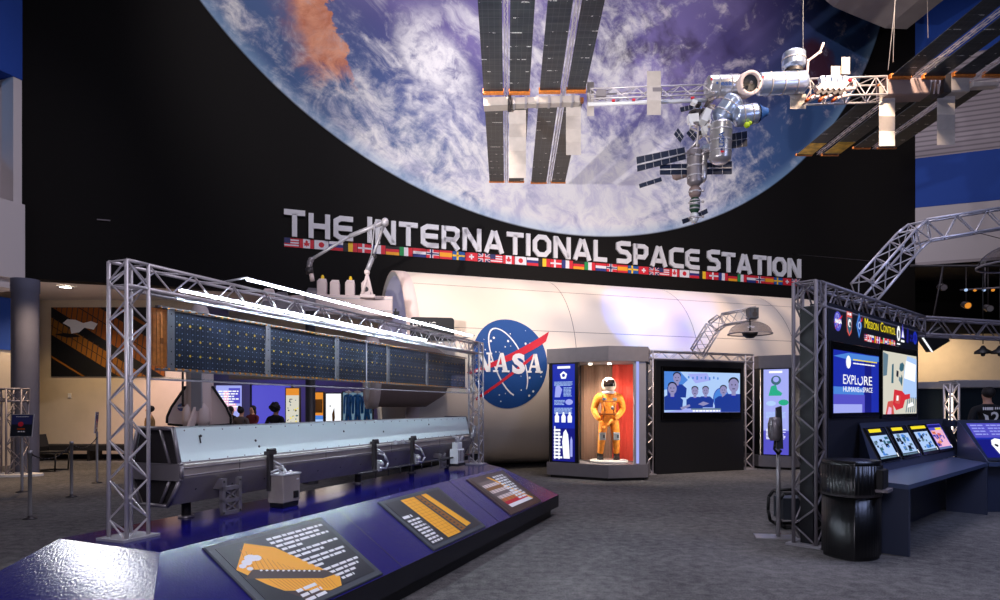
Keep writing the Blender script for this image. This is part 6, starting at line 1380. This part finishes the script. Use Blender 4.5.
for i in range(8): a = i*math.pi/4; mb.ball(nc+V((.16*math.cos(a), -.1, .16*math.sin(a))), .016, n=6, m=4)
mb.build('docking_node', st)
can(Q(793.5, 70), Q(794, 51), .19, 'silver_blue', 'storage_module', 1); mb = MB('dark_metal'); mb.lathe(Q(793.5, 71), Z, [(.15, -.04), (.15, .02)], 20); mb.build('berthing_ring', st)
mb = MB('pink_white'); mb.path([Q(807, 78, -.1), Q(808, 61, -.1), Q(820, 52, -.1), Q(823.5, 43, -.1)], .02, 8); mb.ball(Q(808, 61, -.1), .03); mb.ball(Q(820, 52, -.1), .028); mb.build('robot_arm', st)
o, d_, L_ = can(Q(737, 97, -.15), Q(718, 122, -.05), .175, 'silver_blue', rings=2)
o, d_, L_ = can(Q(733, 117, -.3), Q(759, 113, -.3), .165, 'silver_blue', rings=2); mb = MB('ink_blue'); mb.lathe(Q(758, 113.2, -.3), d_, [(.15, 0), (.08, .1), (.06, .16), (0, .17)], 20); mb.build('nose_cone', o); mb = MB('lime'); mb.ball(Q(747, 125, -.4), .05); mb.ball(Q(750, 123, -.42), .035); mb.build('antenna', st)
o, d_, L_ = can(Q(721.5, 121, -.35), Q(720, 163, -.35), .175, 'silver', rings=3)
g = MB('ink_blue'); fu = Fr(Q(724.0, 147, -.53), (0, 0, 1), (-1, 0, 0)); g.text(fu, 'USA', 0, 0, .085, .25, .012, .02); g.use('f_red').rect(Fr(Q(720.5, 152.5, -.535), (1, 0, 0), Z), 0, 0, .06, .03, .004); g.use('f_navy').disc(Fr(Q(721.5, 149.5, -.535), (1, 0, 0), Z), 0, 0, .02, .006, 10); g.build('marking', o)
# clutter of trusses, panels and fittings left of them
r = random.Random(11); 
for k in range(42):
    x, y = r.uniform(691, 712), r.uniform(100, 160); mb = MB(r.choice(('white_metal', 'alu', 'silver_blue', 'dark_metal', 'mid_metal', 'white_metal'))); c = Q(x, y, r.uniform(-.25, .2)); u = V((1, 0, r.uniform(-.6, .6))).normalized(); w_ = V((0, 1, 0)); mb.obox(c, u, w_, u.cross(w_), r.uniform(.02, .065), r.uniform(.03, .07), r.uniform(.015, .05)); mb.build('equipment_block', st)
mb = MB('alu')
for a, b in (((694, 110), (712, 150)), ((690, 150), (712, 120)), ((700, 104), (696, 160)), ((705, 100), (722, 118)), ((690, 128), (716, 140)), ((696, 160), (716, 156))): mb.tube(Q(*a), Q(*b, -.1), .018, 8)
mb.build('lattice', st)
mb = MB('white_metal'); mb.obox(Q(693, 119, -.1), (1, 0, .1), (0, 1, 0), (-.1, 0, 1), .085, .06, .07); mb.obox(Q(705, 117, -.2), (.4, 0, 1), (0, 1, 0), (1, 0, -.4), .10, .1, .05); mb.build('logistics_box', st)
def pv(pts, m='pv_dark', d=0.0, name='small_array', lines=(4, 2)):
    q = [Q(*p, d) for p in pts]; mb = MB(m); mb.prism(q, V((0, .015, 0))); mb.use('alu_plain')
    for i in range(1, lines[0]): f = i/lines[0]; mb.tube(q[0].lerp(q[1], f)-V((0, .006, 0)), q[3].lerp(q[2], f)-V((0, .006, 0)), .0045, 4)
    for i in range(1, lines[1]): f = i/lines[1]; mb.tube(q[0].lerp(q[3], f)-V((0, .006, 0)), q[1].lerp(q[2], f)-V((0, .006, 0)), .0045, 4)
    mb.build(name, st)
pv([(636.5, 157), (684.5, 147), (686, 159), (637.5, 171.5)], lines=(6, 2)); pv([(660, 164.5), (692, 163.5), (692, 174.5), (660, 174.5)], d=.1, lines=(3, 2)); pv([(703, 163), (732, 161), (732, 174), (703, 174.5)], d=.1, lines=(3, 2)); pv([(730, 134), (747, 131), (747.5, 146), (731, 148.5)], d=-.1, lines=(3, 2))
pv([(680, 107.5), (692.5, 104.3), (693, 109), (681, 112)], lines=(3, 1)); pv([(674, 134), (678, 128), (684, 136.5), (680.5, 142.5)], lines=(2, 2)); pv([(686.5, 133), (691, 128), (698, 136), (693.5, 141)], lines=(2, 2)); pv([(639, 184), (661, 177), (662, 181), (640, 188)], lines=(3, 1)); pv([(682, 219.5), (695, 214.8), (696, 219), (683, 224)], lines=(2, 1)); pv([(694, 214.5), (707, 208.5), (708, 213), (695, 219)], lines=(2, 1))
mb = MB('alu_plain'); mb.tube(Q(660, 169.5, .08), Q(732, 168, .08), .014, 8); mb.tube(Q(637, 165, -.02), Q(692, 152, -.02), .014, 8); mb.build('array_boom', st)
# service modules in a column below
can(Q(694.5, 148, -.1), Q(695, 186, -.1), .13, 'mid_metal', 'service_module', 3); can(Q(703, 152, -.12), Q(702.5, 182, -.12), .07, 'silver', 'service_module', 2)
can(Q(695, 186, -.1), Q(695, 198, -.1), .10, 'tube_taupe', 'service_module', 1); can(Q(695, 197, -.1), Q(694.5, 213, -.1), .085, 'green_dark', 'cargo_ship', 3); can(Q(694.5, 212, -.1), Q(694.3, 223, -.1), .07, 'white_metal', 'cargo_ship', 1)
can(Q(672, 176, .3), Q(690, 170, .2), .1, 'tube_taupe', 'service_module', 1)
for y in (155, 165, 178, 192, 203, 218): mb = MB('alu'); mb.tube(Q(688, y, -.15), Q(703, y-1.5, -.2), .012, 6); mb.ball(Q(703, y-1.5, -.2), .025, n=8, m=6); mb.build('antenna', st)
# tool row on the truss
for k in range(5):
    x = 818+k*5.6; mb = MB('pink_white'); mb.obox(Q(x+2, 87, -.25), V((.7, 0, .7)), (0, 1, 0), V((-.7, 0, .7)), .09, .06, .03); mb.use('silver_blue').obox(Q(x+3.5, 80.5, -.25), (1, 0, .1), (0, 1, 0), (-.1, 0, 1), .035, .05, .055); mb.use('dark_metal').obox(Q(x, 93, -.27), V((.8, 0, .6)), (0, 1, 0), V((-.6, 0, .8)), .05, .04, .025); mb.build('cargo_pallet', st)
for k in range(9):
    x = 806+k*4.4; mb = MB('pink_white' if k % 3 else 'kapton_red'); mb.tube(Q(x, 101-(k % 3)*2, -.3), Q(x+8, 95-(k % 2)*2, -.2), .026, 8); mb.build('grapple_fitting', st)
mb = MB('pink_white'); mb.path([Q(840, 84, -.2), Q(846, 79, -.2), Q(854, 82, -.2), Q(855, 88, -.2), Q(842, 90, -.2)], .03, 8); mb.use('ink_red').ball(Q(850, 80, -.22), .035); mb.build('robot_hand', st)
# suspension cables
for x, y, X2 in ((803, 52, 803), (928, 38, 925), (888, 70, 912), (893, 62, 900)):
    p = Q(x, y); mb = MB('cable'); mb.tube(p, V((p.x+(X2-x)*.05, p.y, 18.9)), .006, 6); mb.build('cable', st)
# grey duct under the roof at the right
dc = thing('air_duct', 'big grey duct housing hanging from the dark roof above the station model', 'duct', at(890, 5, 20))
f = Fr(at(846, -15, 20.5), V((.97, .1, 0)), Z); mb = MB('duct'); mb.prism([f.p(a, b, -1.4) for a, b in ((0, .55), (.5, .2), (1.4, -.1), (2.4, -.42), (3.2, -.4), (3.4, .1), (3.4, 2.2), (0, 2.2))], f.n*1.6)
mb.bbox(f, .2, 1.9, 3.0, 4.4, -1.2, -.2); mb.build('housing', dc)
mb = MB('alu_dark'); mb.tube(f.p(1.4, .3, .3), f.p(1.5, 5, .3), .06, 10); mb.tube(f.p(2.3, -.1, .3), f.p(3.3, 1.8, .3), .05, 10); mb.tube(f.p(.1, .9, .25), f.p(3.4, 1.2, .25), .07, 10); mb.build('pipes', dc)
# ------------------------------------------------------------------ camera
cd = bpy.data.cameras.new('camera'); cam = bpy.data.objects.new('camera', cd); C.objects.link(cam)
cd.sensor_fit = 'HORIZONTAL'; cd.sensor_width = 36; cd.lens = 36*FPX/1000
cd.shift_y = (HY-300)/1000; cam.location = (0, 0, EYE); cam.rotation_euler = (math.pi/2, 0, 0)
cd.clip_start = .05; cd.clip_end = 200
bpy.context.scene.camera = cam
# ------------------------------------------------------------------ light
def lamp(name, kind, loc, target, energy, col, size=.3, spot=None, blend=.5, sy=None):
    l = bpy.data.lights.new(name, kind); l.energy = energy; l.color = lin(col)[:3]
    if kind == 'AREA':
        l.size = size
        if sy: l.shape = 'RECTANGLE'; l.size_y = sy
    else: l.shadow_soft_size = size
    if kind == 'SPOT': l.spot_size = math.radians(spot); l.spot_blend = blend
    o = bpy.data.objects.new(name, l); C.objects.link(o); o.location = V(loc)
    o.rotation_euler = (V(target)-V(loc)).to_track_quat('-Z', 'Y').to_euler()
    return o
w = bpy.data.worlds.new('world'); bpy.context.scene.world = w; w.use_nodes = True
w.node_tree.nodes['Background'].inputs[0].default_value = lin((90, 92, 120)); w.node_tree.nodes['Background'].inputs[1].default_value = .05
q0, q1, q2 = D[3], D[0], Lp[0]; fn = (q1-q0).cross(q2-q0).normalized(); fn = fn if fn.z > 0 else -fn
dv = ray(98, 556).normalized(); tt = (q0-V((0, 0, EYE))).dot(fn)/dv.dot(fn); PAIM = V((0, 0, EYE))+dv*tt; PSP = PAIM+(dv-fn*2*dv.dot(fn))*6.0
mi_ = on_module(655, 312); on_mod_pt = mod(*mi_)
lamp('mural_spot_left', 'SPOT', (-5, 6, 17.5), MUR.p(-3.5, 12.5, 0), 2200, (255, 244, 246), .12, 62, .6)
lamp('mural_spot_mid', 'SPOT', (2, 7, 17.8), MUR.p(4, 11.5, 0), 1200, (252, 244, 250), .12, 62, .6)
lamp('mural_spot_right', 'SPOT', (8.5, 9, 12.2), MUR.p(11.5, 12.8, 0), 1500, (240, 232, 255), .12, 66, .6)
lamp('mural_spot_low', 'SPOT', (-4.4, 3.8, 3.0), MUR.p(4.5, 10.8, 0), 5600, (255, 248, 250), .04, 56, .7)
lamp('hall_fill', 'AREA', (5, 9, 17.5), (3, 11, 0), 1700, (222, 218, 240), 8)
lamp('module_wash', 'SPOT', (6.5, 8, 9.5), (4.8, 17, 3.4), 3500, (255, 224, 194), .25, 60, .7)
lamp('module_wash_left', 'SPOT', (-1, 8.5, 8.5), (.4, 17, 3.6), 2100, (255, 232, 212), .25, 55, .8)
lamp('module_inside', 'POINT', AX+U*-1.2+Z*1.0, AX, 45, (190, 190, 255), .3)
mbl = lamp('module_projector', 'SPOT', (2.2, 9.6, 5.3), on_mod_pt, 2600, (110, 160, 255), .02, 24, .35)
mbl.data.use_nodes = True; nt = mbl.data.node_tree; em = nt.nodes['Emission']
tcn = nt.nodes.new('ShaderNodeTexCoord'); nz = nt.nodes.new('ShaderNodeTexNoise'); nz.inputs['Scale'].default_value = 9; nz.inputs['Detail'].default_value = 5
rp_ = nt.nodes.new('ShaderNodeValToRGB'); nt.links.new(tcn.outputs['Normal'], nz.inputs['Vector']); nt.links.new(nz.outputs['Fac'], rp_.inputs['Fac'])
e0, e1 = rp_.color_ramp.elements; e0.position, e0.color = .42, (.05, .22, 1, 1); e1.position, e1.color = .6, (1, .95, .9, 1)
e2 = rp_.color_ramp.elements.new(.52); e2.color = (.3, .55, 1, 1)
nt.links.new(rp_.outputs[0], em.inputs['Color'])
lamp('gallery_down', 'SPOT', (-11.8, 17.6, 4.6), (-11.8, 17.7, 0), 230, (255, 218, 170), .1, 140, .8)
lamp('gallery_down', 'SPOT', (-10.2, 14.4, 4.6), (-10.6, 14.8, 0), 460, (255, 216, 172), .1, 120, .8)
lamp('gallery_pink', 'SPOT', (-8.4, 17.2, 4.4), (-9.7, 19.5, 1.4), 700, (255, 216, 226), .1, 62, .8)
lamp('room_blue', 'AREA', (-8.4, 24, 4.4), (-8, 26, 0), 40, (150, 130, 255), 2.0)
lamp('room_light', 'AREA', (-5.5, 19.5, 2.45), (-5.5, 19.6, 0), 30, (255, 236, 220), 1.5)
lamp('left_upper', 'SPOT', (-3, 7, 14), (-13, 13, 7), 1500, (236, 228, 244), .2, 50, .8)
lamp('upper_room', 'POINT', LW.p(2.2, 9.2, -1.8), P0, 160, (200, 224, 255), .3)
lamp('soffit_fill', 'SPOT', (-12.0, 15.6, 2.1), (-11.6, 17.2, 4.8), 40, (255, 232, 220), .2, 140, .8)  # added fill that brightens the gallery soffit, no fitting belongs to it
lamp('right_wall', 'SPOT', (14, 9, 15), (20, 24, 10), 3000, (244, 230, 230), .3, 60, .7)
lamp('far_room', 'AREA', (18, 27.5, 4.6), (18, 29.5, 1), 130, (255, 222, 176), 5, sy=.6)
lamp('station_spot', 'SPOT', (2.5, 4.5, 9.5), (4.2, 11.0, 6.2), 330, (255, 246, 240), .08, 60, .8)
lamp('station_spot', 'SPOT', (8.5, 5, 8.0), (5.5, 11.0, 6.6), 160, (246, 244, 255), .08, 60, .8)
lamp('console_fill', 'AREA', (7.5, 5.5, 5.5), (6, 8.5, .8), 150, (180, 196, 255), 2)
lamp('front_fill', 'AREA', (-.6, -1.5, 4.6), (-.6, 6, .8), 300, (232, 226, 246), 3)
lamp('platform_spot', 'SPOT', PSP, PAIM, 220, (246, 248, 255), .12, 30, .6)
sc = bpy.context.scene
sc.view_settings.view_transform = 'Standard'; sc.view_settings.look = 'None'; sc.view_settings.exposure = 0.0; sc.view_settings.gamma = 1.0
try: sc.view_settings.use_curve_mapping = False
except Exception: pass
sc.cycles.use_denoising = True
sc.cycles.max_bounces = 6; sc.cycles.transparent_max_bounces = 16; sc.cycles.sample_clamp_indirect = 4.0
sc.cycles.caustics_reflective = False; sc.cycles.caustics_refractive = False
